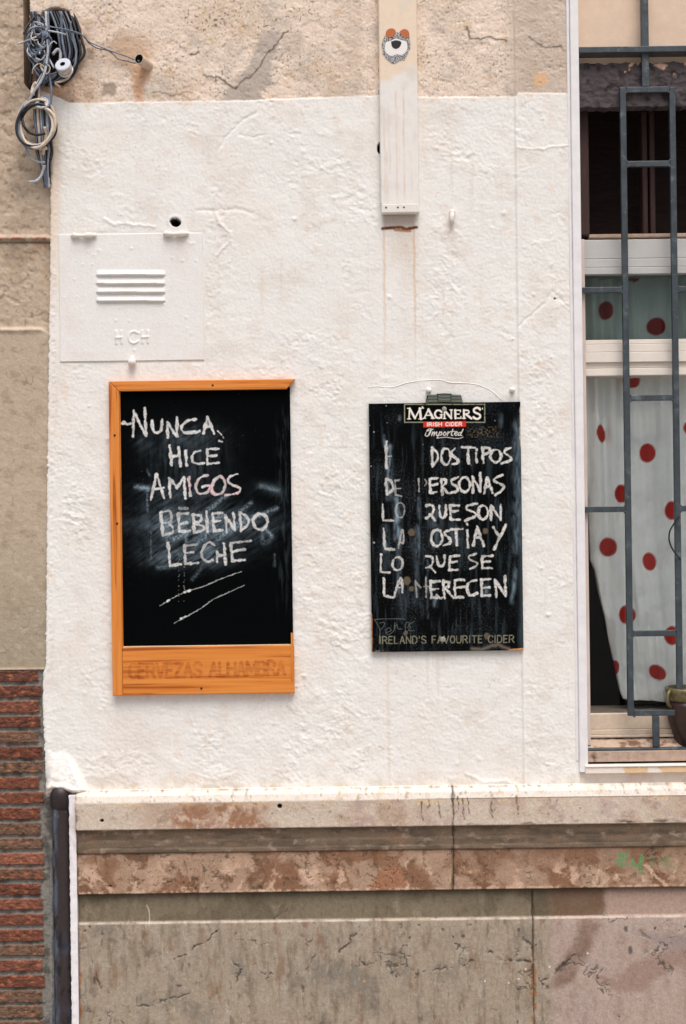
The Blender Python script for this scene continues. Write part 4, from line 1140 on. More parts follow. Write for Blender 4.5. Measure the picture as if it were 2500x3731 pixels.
strand(tg, [(330, 280), (310, 350), (335, 430), (365, 480), (300, 560), (265, 660), (270, 700)], .005, K, -.045)
strand(tg, [(300, 540), (275, 580), (265, 640)], .009, E, -.05)
strand(tg, [(320, 560), (318, 650), (310, 720)], .005, E, -.04)
strand(tg, [(460, 470), (430, 500), (400, 505), (350, 560), (330, 600)], .004, S_, -.035)
strand(tg, [(590, 430), (560, 500), (500, 530), (450, 545), (490, 575)], .004, E, -.02)
strand(tg, [(240, 90), (225, 200), (245, 330), (255, 450), (250, 560)], .006, K, -.02)
for i in range(4):
    strand(tg, [(250 + i * 18, -40), (270 + i * 15, 120), (262 + i * 20, 260), (300 + i * 9, 400), (310 + i * 8, 520), (280 + i * 12, 690)], .004, (K, S_)[i % 2], -.03)

for k in range(9):
    x, y_ = rq.uniform(250, 420), rq.uniform(120, 480)
    a = rq.uniform(0, 6.3); ln = rq.uniform(60, 130)
    strand(tg, [(x, y_), (x + ln * .5 * math.cos(a), y_ + ln * .4 * math.sin(a)), (x + ln * .8 * math.cos(a + .5), y_ + ln * .9 * math.sin(a + .4)), (x + ln * math.cos(a + 1.0), y_ + ln * math.sin(a + .9))], rq.uniform(.0016, .0026), (G, S_, E)[k % 3], -.068)
# plastic reel hanging in the tangle
c0 = Vector(P(*zc([(540, 450)])[0], -.05)); ax = (Vector(P(*zc([(510, 385)])[0], -.085)) - c0).normalized()
rl = thing('cable_reel', 'small white plastic reel wound with pale wire, hanging in the tangle', 'reel', c0)
b = B(); b.lathe([(.009, -.002), (.0265, -.002), (.028, .002), (.028, .006), (.023, .008), (.023, .028), (.028, .030), (.029, .036), (.026, .038), (.010, .038), (.008, .03)], c0, ax, 26)
b.build('drum', mat('reel_plastic', C(196, 202, 212), .35), rl, smooth_=False)
b = B(); b.lathe([(.0232, .009), (.027, .012), (.0275, .02), (.026, .026), (.0232, .0275)], c0, ax, 26)
b.build('winding', E, rl, smooth_=True)
b = B(); b.lathe([(.0082, .0382), (.0082, .0388)], c0, ax, 16)
b.build('bore', M['cavity'], rl)

cl = thing('cable_coil', 'hanging coil of grey, cream and black cable tied to the corner of the wall', 'cables', P(130, 460, -.04))
for k in range(9):
    cx, cy = 296 + rr.uniform(-8, 8), 888 + rr.uniform(-10, 10)
    rx, ry = 158 - (k % 4) * 9 + rr.uniform(-6, 6), 200 - (k % 5) * 10 + rr.uniform(-6, 6)
    ph = rr.uniform(0, 6)
    q = [(cx + rx * math.cos(a), cy + ry * math.sin(a) + 12 * math.sin(2 * a + ph), -.045 + .016 * math.sin(a + ph) - .003 * k) for a in [-1.5 + 6.35 * i / 16 for i in range(17)]]
    strand(cl, q, (.0052, .0058, .0046)[k % 3], (E, S_, G, K, E, G, S_, E, K)[k])
for k in range(4):
    q = [(330 + 45 * math.cos(a) + k * 10, 715 + (30 + k * 6) * math.sin(a) - k * 5, -.06 - .01 * math.sin(a)) for a in [.5 * i - 2.6 + k * .3 for i in range(12)]]
    strand(cl, q, .0045, (G, E, G, S_)[k])
for k in range(10):
    x = 282 + k * 13
    strand(cl, [(x, 730, -.05), (x + 4, 850, -.045), (x + 14 + rr.uniform(-6, 6), 960, -.04), (x + 22 + rr.uniform(-8, 8), 1080, -.03), (332 + k * 8, 1200, -.025), (352 + k * 5.5, 1300 + rr.uniform(-20, 20), -.02), (368 + k * 4, 1390 + rr.uniform(-25, 10), -.012)], (.0055, .0045, .006)[k % 3], (S_, K, E, S_, E, S_, K, S_, G, K)[k])
strand(cl, [(180, 830), (200, 900), (240, 945), (300, 965), (370, 955)], .005, K, -.068)
strand(cl, [(150, 940), (200, 1020), (270, 1060), (340, 1080), (380, 1075)], .006, E, -.066)
strand(cl, [(195, 1020), (215, 1090), (250, 1150), (310, 1185), (365, 1190)], .0042, G, -.05)
strand(cl, [(365, 1215), (350, 1260), (330, 1310), (290, 1345), (238, 1350)], .0048, G, -.05)
strand(cl, [(400, 980), (415, 1040), (425, 1110), (410, 1170)], .0055, K, -.045)
strand(cl, [(365, 900), (375, 980), (360, 1060), (350, 1130)], .006, E, -.055)

# ================================================================== CHALK PAINTER
def chalk_layer(px, py, strokes, wd, seed, breakup=.35, conv=None):
    g = fbm(px, py, 7, 3, seed)
    gw = fbm(px, py, 22, 2, seed + 5)
    gp = fbm(px, py, 38, 2, seed + 15)
    out = np.zeros(px.shape, dtype=np.float32)
    jx = px + 1.2 * perlin(px / 9, py / 9, seed + 7); jy = py + 1.2 * perlin(px / 9, py / 9, seed + 8)
    for s in strokes:
        pts, k, am = s
        q = [conv(p) for p in pts] if conv else pts
        if len(q) > 2 and k >= 0: q = smooth(q, 5)
        ww = wd * abs(k)
        d = line_d(jx, jy, q, ww * 2)
        d = d + ww * .5 * np.clip(gw, -1, 1)
        a = sst(ww * .62, ww * .34, d)
        a = a * am * np.clip(1.02 - breakup * 2.2 * np.clip(g + .10 + .35 * gp, 0, 1), 0, 1) * np.clip(.86 + .5 * gp, .3, 1)
        out = np.maximum(out, a)
    return out
def L(*p, k=1.0, a=1.0): return (list(p), k, a)          # curve
def Z_(*p, k=1.0, a=1.0): return (list(p), -k, a)        # straight corners
def O_(cx, cy, rx, ry, k=1.0, a=1.0): return (oval(cx, cy, rx, ry), k, a)

# ---------- stroke capitals for printed words
FONT = {'A': [[(0, 0), (.5, 1), (1, 0)], [(.2, .36), (.8, .36)]], 'B': [[(0, 0), (0, 1), (.6, 1), (.85, .85), (.8, .6), (.6, .53), (0, .53)], [(.6, .53), (.95, .4), (.95, .15), (.7, 0), (0, 0)]],
        'C': [[(1, .8), (.8, .97), (.45, 1), (.1, .8), (0, .5), (.1, .2), (.45, 0), (.8, .03), (1, .2)]], 'D': [[(0, 0), (0, 1), (.55, 1), (.9, .8), (1, .5), (.9, .2), (.55, 0), (0, 0)]],
        'E': [[(.9, 1), (0, 1), (0, 0), (.9, 0)], [(0, .52), (.75, .52)]], 'F': [[(.9, 1), (0, 1), (0, 0)], [(0, .5), (.75, .5)]],
        'H': [[(0, 0), (0, 1)], [(1, 0), (1, 1)], [(0, .52), (1, .52)]], 'I': [[(.5, 0), (.5, 1)]], 'L': [[(0, 1), (0, 0), (.85, 0)]],
        'M': [[(0, 0), (0, 1), (.5, .25), (1, 1), (1, 0)]], 'N': [[(0, 0), (0, 1), (1, 0), (1, 1)]],
        'O': [[(.5, 1), (.15, .88), (0, .5), (.15, .12), (.5, 0), (.85, .12), (1, .5), (.85, .88), (.5, 1)]],
        'R': [[(0, 0), (0, 1), (.65, 1), (.92, .85), (.9, .62), (.65, .48), (0, .48)], [(.55, .48), (1, 0)]],
        'S': [[(.95, .84), (.7, 1), (.3, 1), (.05, .85), (.08, .62), (.5, .52), (.92, .38), (.95, .15), (.7, 0), (.3, 0), (.02, .17)]],
        'T': [[(.5, 0), (.5, 1)], [(0, 1), (1, 1)]], 'U': [[(0, 1), (0, .3), (.2, .03), (.5, 0), (.8, .03), (1, .3), (1, 1)]],
        'V': [[(0, 1), (.5, 0), (1, 1)]], 'Z': [[(0, 1), (1, 1), (0, 0), (1, 0)]], "'": [[(.5, 1), (.45, .72)]], 'G': [[(1, .8), (.75, 1), (.4, 1), (.1, .8), (0, .5), (.1, .2), (.4, 0), (.8, .02), (1, .2), (1, .45), (.6, .45)]]}
def words(text, x0, x1, y_base0, y_base1, h, gap=.32, narrow={'I': .25, "'": .2, 'L': .85, 'E': .85, 'F': .85, 'M': 1.2}):
    ws = [narrow.get(ch, 1.0) if ch != ' ' else .55 for ch in text]
    tot = sum(ws) + gap * (len(text) - 1)
    cw = (x1 - x0) / tot
    x = x0; out = []
    for ch, wv in zip(text, ws):
        if ch != ' ':
            for s in FONT[ch]:
                q = []
                for a, b_ in s:
                    xx = x + a * wv * cw
                    yb = y_base0 + (y_base1 - y_base0) * (xx - x0) / (x1 - x0)
                    q.append((xx, yb - b_ * h))
                out.append((q, -1.0, 1.0))
        x += (wv + gap) * cw
    return out

# ================================================================== WOODEN CHALKBOARD
def wooden_board():
    x0, x1 = PX(408, 1960), PX(1066, 1960)
    zt, zb = PZ(738, 1388), PZ(738, 2527)
    xi = PX(444, 1890); zi = PZ(745, 1424); zpnl = PZ(745, 2352)
    o = thing('framed_chalkboard', 'chalkboard in an orange pine frame with its right rail missing, chalked with five lines', 'chalkboard', ((x0 + x1) / 2, -.002, zb))
    # slate
    X, Z = grid(xi - .012, x1 - .002, zpnl - .012, zi + .010, .0016)
    px, py = to_px(X, Z)
    cv = lambda p: (350 + p[0] / 2.0907, 1350 + p[1] / 2.0907)
    cv2 = lambda p: (350 + p[0] / 2.0907, 1900 + p[1] / 2.0907)
    S1 = [L((205, 403), (240, 408), (268, 406), k=.8), L((215, 392), (245, 412), k=.7),
          Z_((288, 505), (292, 312), (382, 498), (377, 287)), L((430, 378), (434, 440), (452, 472), (485, 470), (503, 440), (507, 375)),
          Z_((550, 510), (546, 392), (618, 505), (621, 357)), L((762, 372), (710, 380), (668, 410), (655, 450), (680, 475), (730, 475), (790, 462)),
          Z_((820, 482), (853, 358), (900, 478)), L((835, 430), (880, 428)), L((930, 462), (958, 490), k=.6), L((940, 538), (960, 543), k=.8, a=.9), L((970, 505), (974, 516), k=.4, a=.6),
          L((565, 572), (580, 724), k=1.05), L((632, 585), (645, 730), k=1.05), L((578, 660), (638, 650)), L((686, 612), (692, 722), k=1.05),
          L((800, 610), (755, 625), (735, 660), (745, 700), (785, 712), (828, 706), k=.85), L((850, 600), (852, 712), k=.85), L((850, 600), (935, 598), k=.85), L((852, 655), (920, 648), k=.85), L((852, 712), (940, 703), k=.85),
          Z_((422, 982), (465, 790), (522, 970), k=.95), L((435, 905), (520, 893), k=.8), Z_((570, 968), (560, 820), (620, 892), (672, 815), (685, 972), k=.95),
          L((710, 815), (722, 952)), L((855, 800), (800, 815), (765, 870), (775, 925), (810, 938), (850, 925), (868, 880), (815, 885), k=.9),
          L((940, 806), (895, 850), (885, 915), (910, 942), (960, 932), (988, 880), (975, 825), (940, 806)),
          L((1078, 788), (1020, 810), (1005, 845), (1040, 870), (1095, 895), (1090, 925), (1050, 940), (985, 950), k=.85)]
    S2 = [Z_((498, 1080), (512, 1255)), L((498, 1080), (560, 1072), (578, 1110), (570, 1150), (512, 1164), k=.8, a=.75), L((560, 1165), (590, 1200), (580, 1235), (515, 1252), k=.8, a=.8),
          L((632, 1092), (636, 1225)), L((632, 1092), (700, 1088), a=.9), L((634, 1170), (695, 1160), a=.9), L((636, 1226), (720, 1222)),
          L((742, 1095), (750, 1235)), L((742, 1095), (800, 1110), (798, 1148), (750, 1163), (822, 1188), (815, 1218), (750, 1236), k=.9), L((845, 1075), (848, 1225), k=.9),
          L((893, 1090), (900, 1225)), L((893, 1090), (962, 1085), k=.9), L((897, 1152), (950, 1145), k=.8), L((900, 1225), (965, 1216)),
          Z_((997, 1235), (990, 1105), (1060, 1216), (1048, 1083), k=.9), L((1100, 1080), (1108, 1220), k=.9), L((1100, 1080), (1150, 1118), (1162, 1168), (1108, 1220), k=.9),
          O_(1253, 1150, 53, 60, k=1.05),
          Z_((553, 1310), (568, 1485), (650, 1472), k=.95), L((678, 1330), (682, 1472), a=.85), L((678, 1335), (770, 1325), k=.9, a=.7), L((680, 1392), (740, 1382), k=.8, a=.8), L((682, 1472), (780, 1465), k=.9, a=.85),
          L((905, 1330), (860, 1308), (815, 1360), (808, 1410), (850, 1458), (892, 1440), k=.85, a=.8), L((925, 1380), (925, 1455), k=.9, a=.9), L((978, 1320), (988, 1475)), L((925, 1410), (985, 1405), k=.8, a=.9),
          L((1030, 1310), (1040, 1450), a=.95), L((1030, 1310), (1180, 1298), k=.9, a=.75), L((1035, 1380), (1135, 1362), k=.9), L((1040, 1450), (1135, 1440), k=.95),
          L((640, 1050), (700, 1050), k=1.0, a=.45)]
    S3 = [L((490, 640), (600, 575), (700, 530), (830, 490), (950, 437), (1110, 380), k=.42, a=.62), L((600, 772), (700, 718), (800, 660), (900, 590), (1010, 540), (1130, 485), k=.38, a=.6),
          L((650, 738), (685, 722), k=.9), L((545, 606), (560, 598), k=.8), L((675, 540), (720, 524), k=.85)]
    ch = chalk_layer(px, py, S1, 9.8, 701, .30, cv)
    ch2 = chalk_layer(px, py, S2, 10.2, 703, .42, cv)
    ch3 = chalk_layer(px, py, S3, 8, 705, .5, cv2)
    ch = np.maximum(np.maximum(ch, ch2 * .92), ch3)
    # smudges
    st1 = 1.5 * fbm((px * .55 + py * .83), (py * .55 - px * .83) * .16, 13, 5, 711, .65)     # streaks of the wiping hand
    stv = 1.4 * fbm(px, py * .12, 13, 5, 713, .62)
    sm = np.zeros(px.shape, np.float32)
    def blob(cx, cy, rx, ry, am, rot=0., tex=None):
        nonlocal sm
        e = np.exp(-(ell(px + 14 * fbm(px, py, 60, 2, 715), py, cx, cy, rx, ry, rot)) ** 2 * 1.3)
        tx = .55 + .9 * (tex if tex is not None else st1)
        sm = sm + am * e * np.clip(tx, 0.08, 1.8) * np.clip(.8 + .9 * fbm(px, py, 45, 4, 716, .65), .1, 1.6)
    blob(700, 1590, 110, 45, .11); blob(680, 1640, 120, 90, .07, tex=stv); blob(530, 1615, 40, 45, .07)
    blob(690, 1720, 140, 120, .05, tex=stv); blob(680, 1800, 170, 45, .10)
    blob(720, 1905, 240, 60, .22); blob(625, 1900, 60, 55, .30); blob(760, 1915, 130, 45, .20); blob(700, 2015, 160, 48, .24); blob(770, 2010, 60, 50, .22)
    blob(540, 1930, 40, 120, .05, tex=stv); blob(940, 1930, 60, 60, .08); blob(980, 1780, 40, 22, .16, .35); blob(525, 1778, 30, 12, .28, .2)
    blob(600, 2035, 60, 30, .18); blob(985, 1960, 18, 30, .12, .3)
    sm = sm + .05 * sst(-.1, .5, stv) * np.exp(-((px - 1035) / 22) ** 2) * sst(1450, 1600, py) * sst(2300, 2000, py)
    def smear(p, q, wd, am):
        nonlocal sm
        d = line_d(px + 5 * fbm(px, py, 40, 2, 717), py, [cv(p), cv(q)], wd * 3)
        sm = sm + am * np.exp(-(d / wd) ** 2) * np.clip(.65 + 1.5 * fbm(px, py, 9, 4, 719), 0, 1.4)
    smear((860, 1060), (990, 955), 7, .38); smear((600, 1285), (700, 1225), 8, .45); smear((770, 1310), (880, 1230), 9, .3); smear((930, 1285), (1130, 1130), 11, .22)
    smear((1100, 1070), (1185, 1008), 6, .35); smear((1190, 1130), (1375, 1050), 7, .40); smear((980, 1230), (1200, 1120), 12, .25); smear((1290, 1195), (1340, 1262), 7, .4)
    smear((860, 1160), (960, 1110), 11, .35); smear((740, 1590), (830, 1470), 6, .14); smear((395, 900), (395, 1070), 4, .22); smear((310, 885), (400, 900), 7, .35)
    smear((1260, 880), (1390, 915), 8, .22); smear((520, 1160), (560, 1280), 16, .25); smear((690, 1250), (690, 1300), 6, .3); smear((420, 1230), (425, 1440), 3, .14)
    smear((1265, 1240), (1275, 1310), 7, .22); smear((400, 760), (410, 800), 4, .2); smear((1360, 1400), (1365, 1490), 4, .12); smear((480, 1500), (600, 1490), 8, .2)
    dots_ = (rr.random(),)
    spk = sst(.62, .72, fbm(px, py, 6, 2, 721)) * sst(-.1, .4, fbm(px, py, 120, 2, 723)) * sst(2300, 1800, py)
    spl = np.zeros(px.shape, np.float32)
    r2 = random.Random(8)
    for i in range(34):
        cx = 350 + (635 + (0 if i % 2 else 40) + r2.uniform(-4, 4)) / 2.0907; cy = 1900 + r2.uniform(200, 620) / 2.0907
        spl = np.maximum(spl, r2.uniform(.1, .5) * sst(r2.uniform(1.6, 3), .6, np.hypot(px - cx, py - cy)))
    base = np.ones(px.shape + (3,), np.float32) * C(6, 8, 9)
    c = mix3(base, C(150, 172, 186), np.clip(sm * 1.35, 0, .75))
    white = np.ones_like(base) * C(226, 226, 224)
    pinkm = sst(700, 790, (px - 350) * 2.0907) * sst(1110, 1090, (px - 350) * 2.0907) * sst(785, 800, (py - 1350) * 2.0907) * sst(965, 950, (py - 1350) * 2.0907) + sst(695, 702, (px - 350) * 2.0907) * sst(740, 735, (px - 350) * 2.0907) * sst(800, 810, (py - 1350) * 2.0907) * sst(970, 955, (py - 1350) * 2.0907)
    white = mix3(white, C(232, 200, 206), np.clip(pinkm, 0, 1) * sst(-.3, .3, fbm(px, py, 26, 2, 725)))
    k = np.clip(np.maximum(np.maximum(ch, spk * .18), spl), 0, 1)[..., None]
    c = c * (1 - k) + white * k
    H = .2 * fbm(px, py, 200, 2, 727)
    sheet('slate', X, Z, H * MM, c, -.012, .010, M['board'], o)
    # stile
    yf = -.030
    b = B(); b.prism([(x0, zb), (xi, zb), (xi, zi), (x0, zt)], yf, -.001, .0025)
    b.box(xi + .0003, xi + .0028, yf + .008, -.0125, zpnl, zi, 0)
    b.build('stile', M['wood_v'], o)
    # top rail, mitred at both ends, its right end sticking out past the slate
    xe = PX(1077, 1384)
    b = B(); b.prism([(x0 + .001, zt + .0005), (xe, zt + .0005), (xe - .033, zi), (xi + .0008, zi)], yf, -.001, .0025)
    b.box(xi + .003, xe - .036, yf - .0012, yf + .001, zi + .007, zi + .018, .0006)
    b.build('top_rail', M['wood_h'], o)
    # broad bottom panel with the faded printed words
    X, Z = grid(xi + .0008, x1 + .001, zb + .001, zpnl, .0018)
    px, py = to_px(X, Z)
    ink = np.zeros(px.shape, np.float32)
    for q, _, am in words('CERVEZAS ALHAMBRA', 262, 1440, 1186, 1160, 104, .30):
        q = [cv2(p) for p in q]
        ink = np.maximum(ink, sst(7.2, 4.4, line_d(px, py, q, 16)))
    ink = ink * (.85 + .7 * fbm(px, py, 40, 3, 731)) * (.55 + .6 * sst(.0, -.2, fbm(px * .15, py, 10, 2, 733)))
    c = np.ones(px.shape + (3,), np.float32)
    c = mix3(c, (.58, .40, .36), ink * .8)
    c = mix3(c, (1.12, 1.12, 1.15), .5 * sst(.3, .5, fbm(px * .12, py, 9, 3, 735)))
    H = np.zeros(px.shape) - 1.5 * np.exp(-(np.minimum(Z - Z.min(), Z.max() - Z) / .0015) ** 2)
    sheet('bottom_panel', X, Z, H * MM, c, yf + .0015, .027, M['wood_ink'], o)
    b = B(); b.box(x1 - .0095, x1 - .0015, yf - .0015, yf + .0005, zb + .05, zpnl + .045, .001)
    b.build('edge_strip', M['wood_v'], o)
    b = B(); b.box(xi + .003, x1 - .012, yf + .004, -.0125, zpnl + .0005, zpnl + .0025, 0)
    b.build('glue_bead', mat('pale_raw_wood', C(232, 204, 164), .7), o)
    for cx, cy in ((775, 1404), (418, 1586), (427, 1907), (734, 2508)):
        b = B(); b.lathe([(.0042, 0), (.004, .0015), (.002, .0022)], P(cx, cy, yf + (-.0003 if cy != 2508 else .0012)), (0, -1, 0), 12)
        b.build('nail_head', M['nail'], o)
wooden_board()

# ================================================================== CIDER CHALKBOARD
def cider_board():
    x0, x1 = PX(1349, 1920), PX(1900, 1915)
    zt, zb = PZ(1620, 1468.5), PZ(1630, 2371)
    o = thing('cider_chalkboard', 'unframed black metal chalkboard with a cider header, chalked with six part wiped lines', 'chalkboard', ((x0 + x1) / 2, -.01, zb))
    sc = 2.4123
    cv = lambda p: (1300 + p[0] / sc, 1380 + p[1] / sc)
    cz = lambda p: (1300 + p[0] / sc, 1850 + p[1] / sc)
    X, Z = grid(x0, x1, zb, zt, .0014)
    px, py = to_px(X, Z)
    qx, qy = (px - 1300) * sc, (py - 1380) * sc            # enlarged-view coordinates
    qz = (py - 1850) * sc
    T1 = [L((258, 555), (262, 785), k=1.1, a=.9), L((265, 685), (300, 680), k=.8, a=.8),
          Z_((655, 605), (665, 770), k=.95), L((655, 607), (700, 645), (712, 700), (667, 768), k=.95), O_(780, 685, 40, 70), L((862, 615), (828, 648), (842, 680), (885, 712), (882, 742), (835, 752)),
          L((925, 606), (1035, 608)), L((975, 610), (980, 745), k=1.1), L((1045, 660), (1048, 738), k=1.1), L((1049, 622), (1051, 628), k=1.0), L((1098, 605), (1110, 742), k=1.1), L((1098, 607), (1160, 612), (1162, 648), (1105, 670)),
          O_(1218, 680, 48, 54), L((1352, 608), (1298, 630), (1302, 660), (1352, 695), (1343, 720), (1270, 745)),
          L((255, 880), (265, 1018), a=.9), L((258, 885), (305, 908), (315, 968), (267, 1016), a=.8), L((335, 895), (338, 1020), k=.7, a=.5), L((335, 898), (372, 892), k=.6, a=.5), L((335, 965), (385, 965), k=.6, a=.5), L((340, 1020), (390, 1032), k=.7, a=.6),
          L((543, 880), (545, 992), k=.7, a=.6), L((598, 885), (612, 915), (592, 945), k=.6, a=.5),
          L((640, 880), (645, 1005)), L((640, 880), (715, 872)), L((642, 936), (705, 928)), L((645, 1005), (700, 996)),
          L((740, 880), (748, 1018)), Z_((740, 884), (782, 892), (780, 925), (745, 946), (800, 1006), k=.9), L((885, 868), (830, 895), (832, 922), (880, 955), (878, 985), (815, 1008)),
          O_(946, 930, 46, 64), Z_((1018, 1002), (1015, 862), (1086, 995), (1082, 832)), Z_((1115, 1007), (1145, 872), (1187, 1002)), L((1125, 950), (1170, 945)),
          L((1275, 848), (1208, 880), (1215, 905), (1282, 940), (1275, 975), (1215, 1020)),
          Z_((225, 1105), (232, 1246), (325, 1246), k=.85, a=.85), O_(380, 1155, 38, 66, k=.7, a=.45),
          L((610, 1115), (655, 1110), (674, 1150), (652, 1195), (610, 1226)), L((640, 1188), (686, 1246)), L((722, 1115), (728, 1195), (755, 1224), (780, 1190), (780, 1110), k=1.05),
          L((815, 1115), (825, 1236)), L((815, 1115), (895, 1115)), L((820, 1170), (885, 1160)), L((825, 1236), (905, 1238)),
          L((1060, 1098), (975, 1115), (968, 1150), (1036, 1178), (1034, 1212), (950, 1246)), O_(1105, 1175, 42, 62), Z_((1175, 1247), (1175, 1112), (1260, 1236), (1260, 1105), k=1.05)]
    T2 = [Z_((235, 185), (246, 360), (330, 363), a=.9), L((365, 352), (398, 195), (410, 300), (370, 302), k=.8, a=.6),
          O_(702, 265, 48, 70), L((825, 192), (772, 212), (778, 240), (822, 275), (815, 312), (760, 332)), L((820, 192), (925, 186)), L((870, 195), (876, 328), k=1.05),
          L((968, 198), (975, 346), k=1.0), L((966, 144), (970, 149), k=.9), Z_((1020, 327), (1055, 166), (1110, 332), k=1.05), L((1030, 266), (1090, 260)), L((1195, 170), (1246, 246), k=1.05), L((1305, 155), (1205, 366), k=1.05),
          Z_((212, 410), (210, 562), (290, 569), k=.9), O_(358, 490, 44, 58, k=.9, a=.85), L((605, 425), (650, 430), (667, 465), (650, 510), (605, 526), k=.85, a=.9), L((640, 508), (686, 566), k=.9), L((700, 425), (715, 500), (742, 512), (765, 490), (770, 420), k=.9, a=.9),
          L((815, 425), (810, 542), k=.9), L((815, 425), (900, 418), k=.9), L((812, 480), (875, 470), k=.85), L((810, 543), (885, 546), k=.9),
          L((1045, 405), (982, 425), (995, 455), (1052, 482), (1045, 510), (990, 537), k=.8, a=.85), L((1100, 425), (1100, 526), k=.95), L((1100, 425), (1190, 420), k=.9), L((1100, 475), (1170, 468), k=.85), L((1100, 526), (1185, 530), k=.9),
          Z_((238, 620), (240, 772), (325, 786), k=.9), L((325, 782), (385, 615), (402, 742), a=.8), L((345, 702), (402, 696), k=.8, a=.7), L((515, 640), (525, 782), k=.7, a=.4), L((515, 650), (560, 700), k=.9, a=.45), L((605, 610), (608, 785), k=.8, a=.55), L((590, 690), (640, 690), k=.7, a=.4),
          L((645, 640), (652, 786)), L((645, 650), (725, 640)), L((650, 715), (715, 710)), L((652, 786), (700, 790)),
          Z_((757, 640), (768, 792)), Z_((757, 645), (812, 652), (802, 690), (768, 702), (848, 788), k=.95), L((700, 765), (735, 795), (768, 775), k=.8, a=.8),
          L((860, 635), (862, 786)), L((860, 635), (940, 630)), L((862, 702), (945, 692)), L((862, 786), (932, 786)), L((1050, 635), (985, 655), (965, 705), (990, 768), (1055, 745), k=.95),
          L((1090, 628), (1096, 772)), L((1090, 630), (1170, 622)), L((1095, 706), (1160, 696)), L((1096, 772), (1165, 766)), Z_((1225, 782), (1210, 630), (1306, 772), (1298, 598), k=1.05)]
    ch = np.maximum(chalk_layer(px, py, T1, 8.8, 741, .36, cv), chalk_layer(px, py, T2, 8.8, 743, .40, cz))
    # wiped dusty board
    stv = fbm(px, py * .1, 15, 4, 751); grain = fbm(px, py, 7, 3, 753); big = fbm(px, py, 130, 3, 755)
    sm = .028 * sst(.0, .6, grain + 1.0 * big) + .05 * sst(.0, .5, stv) * sst(1450, 1650, py)
    def vst(x, y0, y1, wd, am, x2=None):
        nonlocal sm
        d = line_d(qx + 10 * fbm(px, py, 60, 2, 757), qy, [(x, y0), (x2 or x, y1)], wd * 3)
        sm = sm + 1.5 * am * np.exp(-(d / wd) ** 2) * np.clip(.6 + 1.4 * fbm(px, py * .3, 12, 3, 759), 0, 1.6)
    vst(240, 500, 600, 10, .30); vst(285, 600, 1050, 22, .30); vst(350, 1060, 1400, 24, .30); vst(370, 1180, 1900, 20, .16); vst(245, 1300, 1520, 22, .14); vst(545, 1050, 1560, 14, .14)
    vst(250, 1330, 1500, 14, .2); vst(620, 1600, 2100, 9, .10); vst(1400, 400, 1500, 34, .16); vst(1395, 1650, 1960, 18, .24, 1360); vst(690, 1200, 1450, 50, .12); vst(860, 1330, 1400, 60, .12); vst(690, 1920, 1990, 18, .25)
    vst(520, 1300, 1960, 24, .08); vst(1130, 1840, 1870, 30, .2); vst(400, 1950, 2100, 30, .05); vst(370, 330, 360, 14, .14); vst(1260, 320, 420, 18, .10)
    sm = sm + .12 * np.exp(-((x1 - X) / .012) ** 2) * sst(1480, 1560, py)
    sp = sst(.45, .62, fbm(px, py, 5, 2, 761)) * np.clip(.15 + big, 0, .6)
    base = np.ones(px.shape + (3,), np.float32) * C(9, 11, 12)
    base = mix3(base, C(62, 54, 44), .30 * sst(.1, .6, grain) * sst(700, 400, np.abs(qx - 450)) * sst(500, 700, qy))
    base = mix3(base, C(72, 62, 48), .9 * sst(-.1, .35, grain) * poly_soft(qx, qy, [(955, 425), (1250, 418), (1252, 520), (960, 522)], 8))
    base = mix3(base, C(140, 112, 70), .5 * sst(.1, .4, grain) * sst(1.3, .6, ell(qx, qy, 1120, 470, 90, 28)))
    c = mix3(base, C(140, 162, 176), np.clip(sm * 1.25, 0, .7))
    c = mix3(c, C(190, 190, 186), sp * .5)
    # scuffed-through paint patches (z9 coordinates)
    for cx, cy, rx, ry in ((480, 215, 32, 34), (1125, 205, 26, 26), (440, 640, 32, 40), (480, 710, 26, 24), (430, 1100, 18, 24), (1140, 1125, 26, 30)):
        c = mix3(c, C(104, 92, 78), .85 * sst(1.15, .75, ell(qx + 12 * fbm(px, py, 12, 2, 763), qz, cx, cy, rx, ry)))
    d = line_d(qx, qz + 10 * fbm(px, py, 18, 2, 765), [(1010, 1235), (1100, 1240), (1170, 1215), (1240, 1200), (1330, 1235)], 60)
    c = mix3(c, C(112, 104, 94), .8 * np.exp(-(d / 15) ** 2))
    d = line_d(qx, qz, [(1340, 1252), (1460, 1240)], 40); c = mix3(c, C(206, 142, 92), sst(16, 8, d + 4 * grain))
    c = mix3(c, C(150, 140, 128), .6 * sst(.1, .3, fbm(px, py, 14, 3, 767)) * sst(1215, 1240, qz) * sst(300, 200, qx))
    c = mix3(c, C(170, 116, 74), .9 * sst(10, 3, (X - x0) * 1000 * sc + 8 * fbm(px, py, 16, 3, 769)) * sst(920, 950, qz))
    c = mix3(c, C(210, 196, 176), .8 * sst(12, 4, (x1 - X) * 1000 * sc + 10 * fbm(px, py, 24, 3, 771)) * sst(640, 560, qy) * sst(240, 260, qy))
    # ---- printed header
    hd = sst(-2, 2, np.minimum(np.minimum(qx - 415, 1125 - qx), np.minimum(qy - 224, 389 - qy)))
    c = mix3(c, C(8, 9, 9), hd)
    bd = np.minimum(np.minimum(np.abs(qx - 419), np.abs(1121 - qx)) + 99 * ((qy < 222) | (qy > 391)), np.minimum(np.abs(qy - 228), np.abs(qy - 385)) + 99 * ((qx < 415) | (qx > 1125)))
    c = mix3(c, C(150, 152, 128), .9 * sst(6, 3, bd) * sst(-.5, -.1, grain))
    # serif capitals: thick and thin strokes plus serif bars
    lg = np.zeros(px.shape, np.float32)
    def ls(pts, wd):
        nonlocal lg
        q = smooth(pts, 5) if len(pts) > 2 else pts
        lg = np.maximum(lg, sst(wd + 1.5, wd - 1.5, line_d(qx, qy, q, wd + 6)))
    def serif(x, y, w_=14): ls([(x - w_, y), (x + w_, y)], 4)
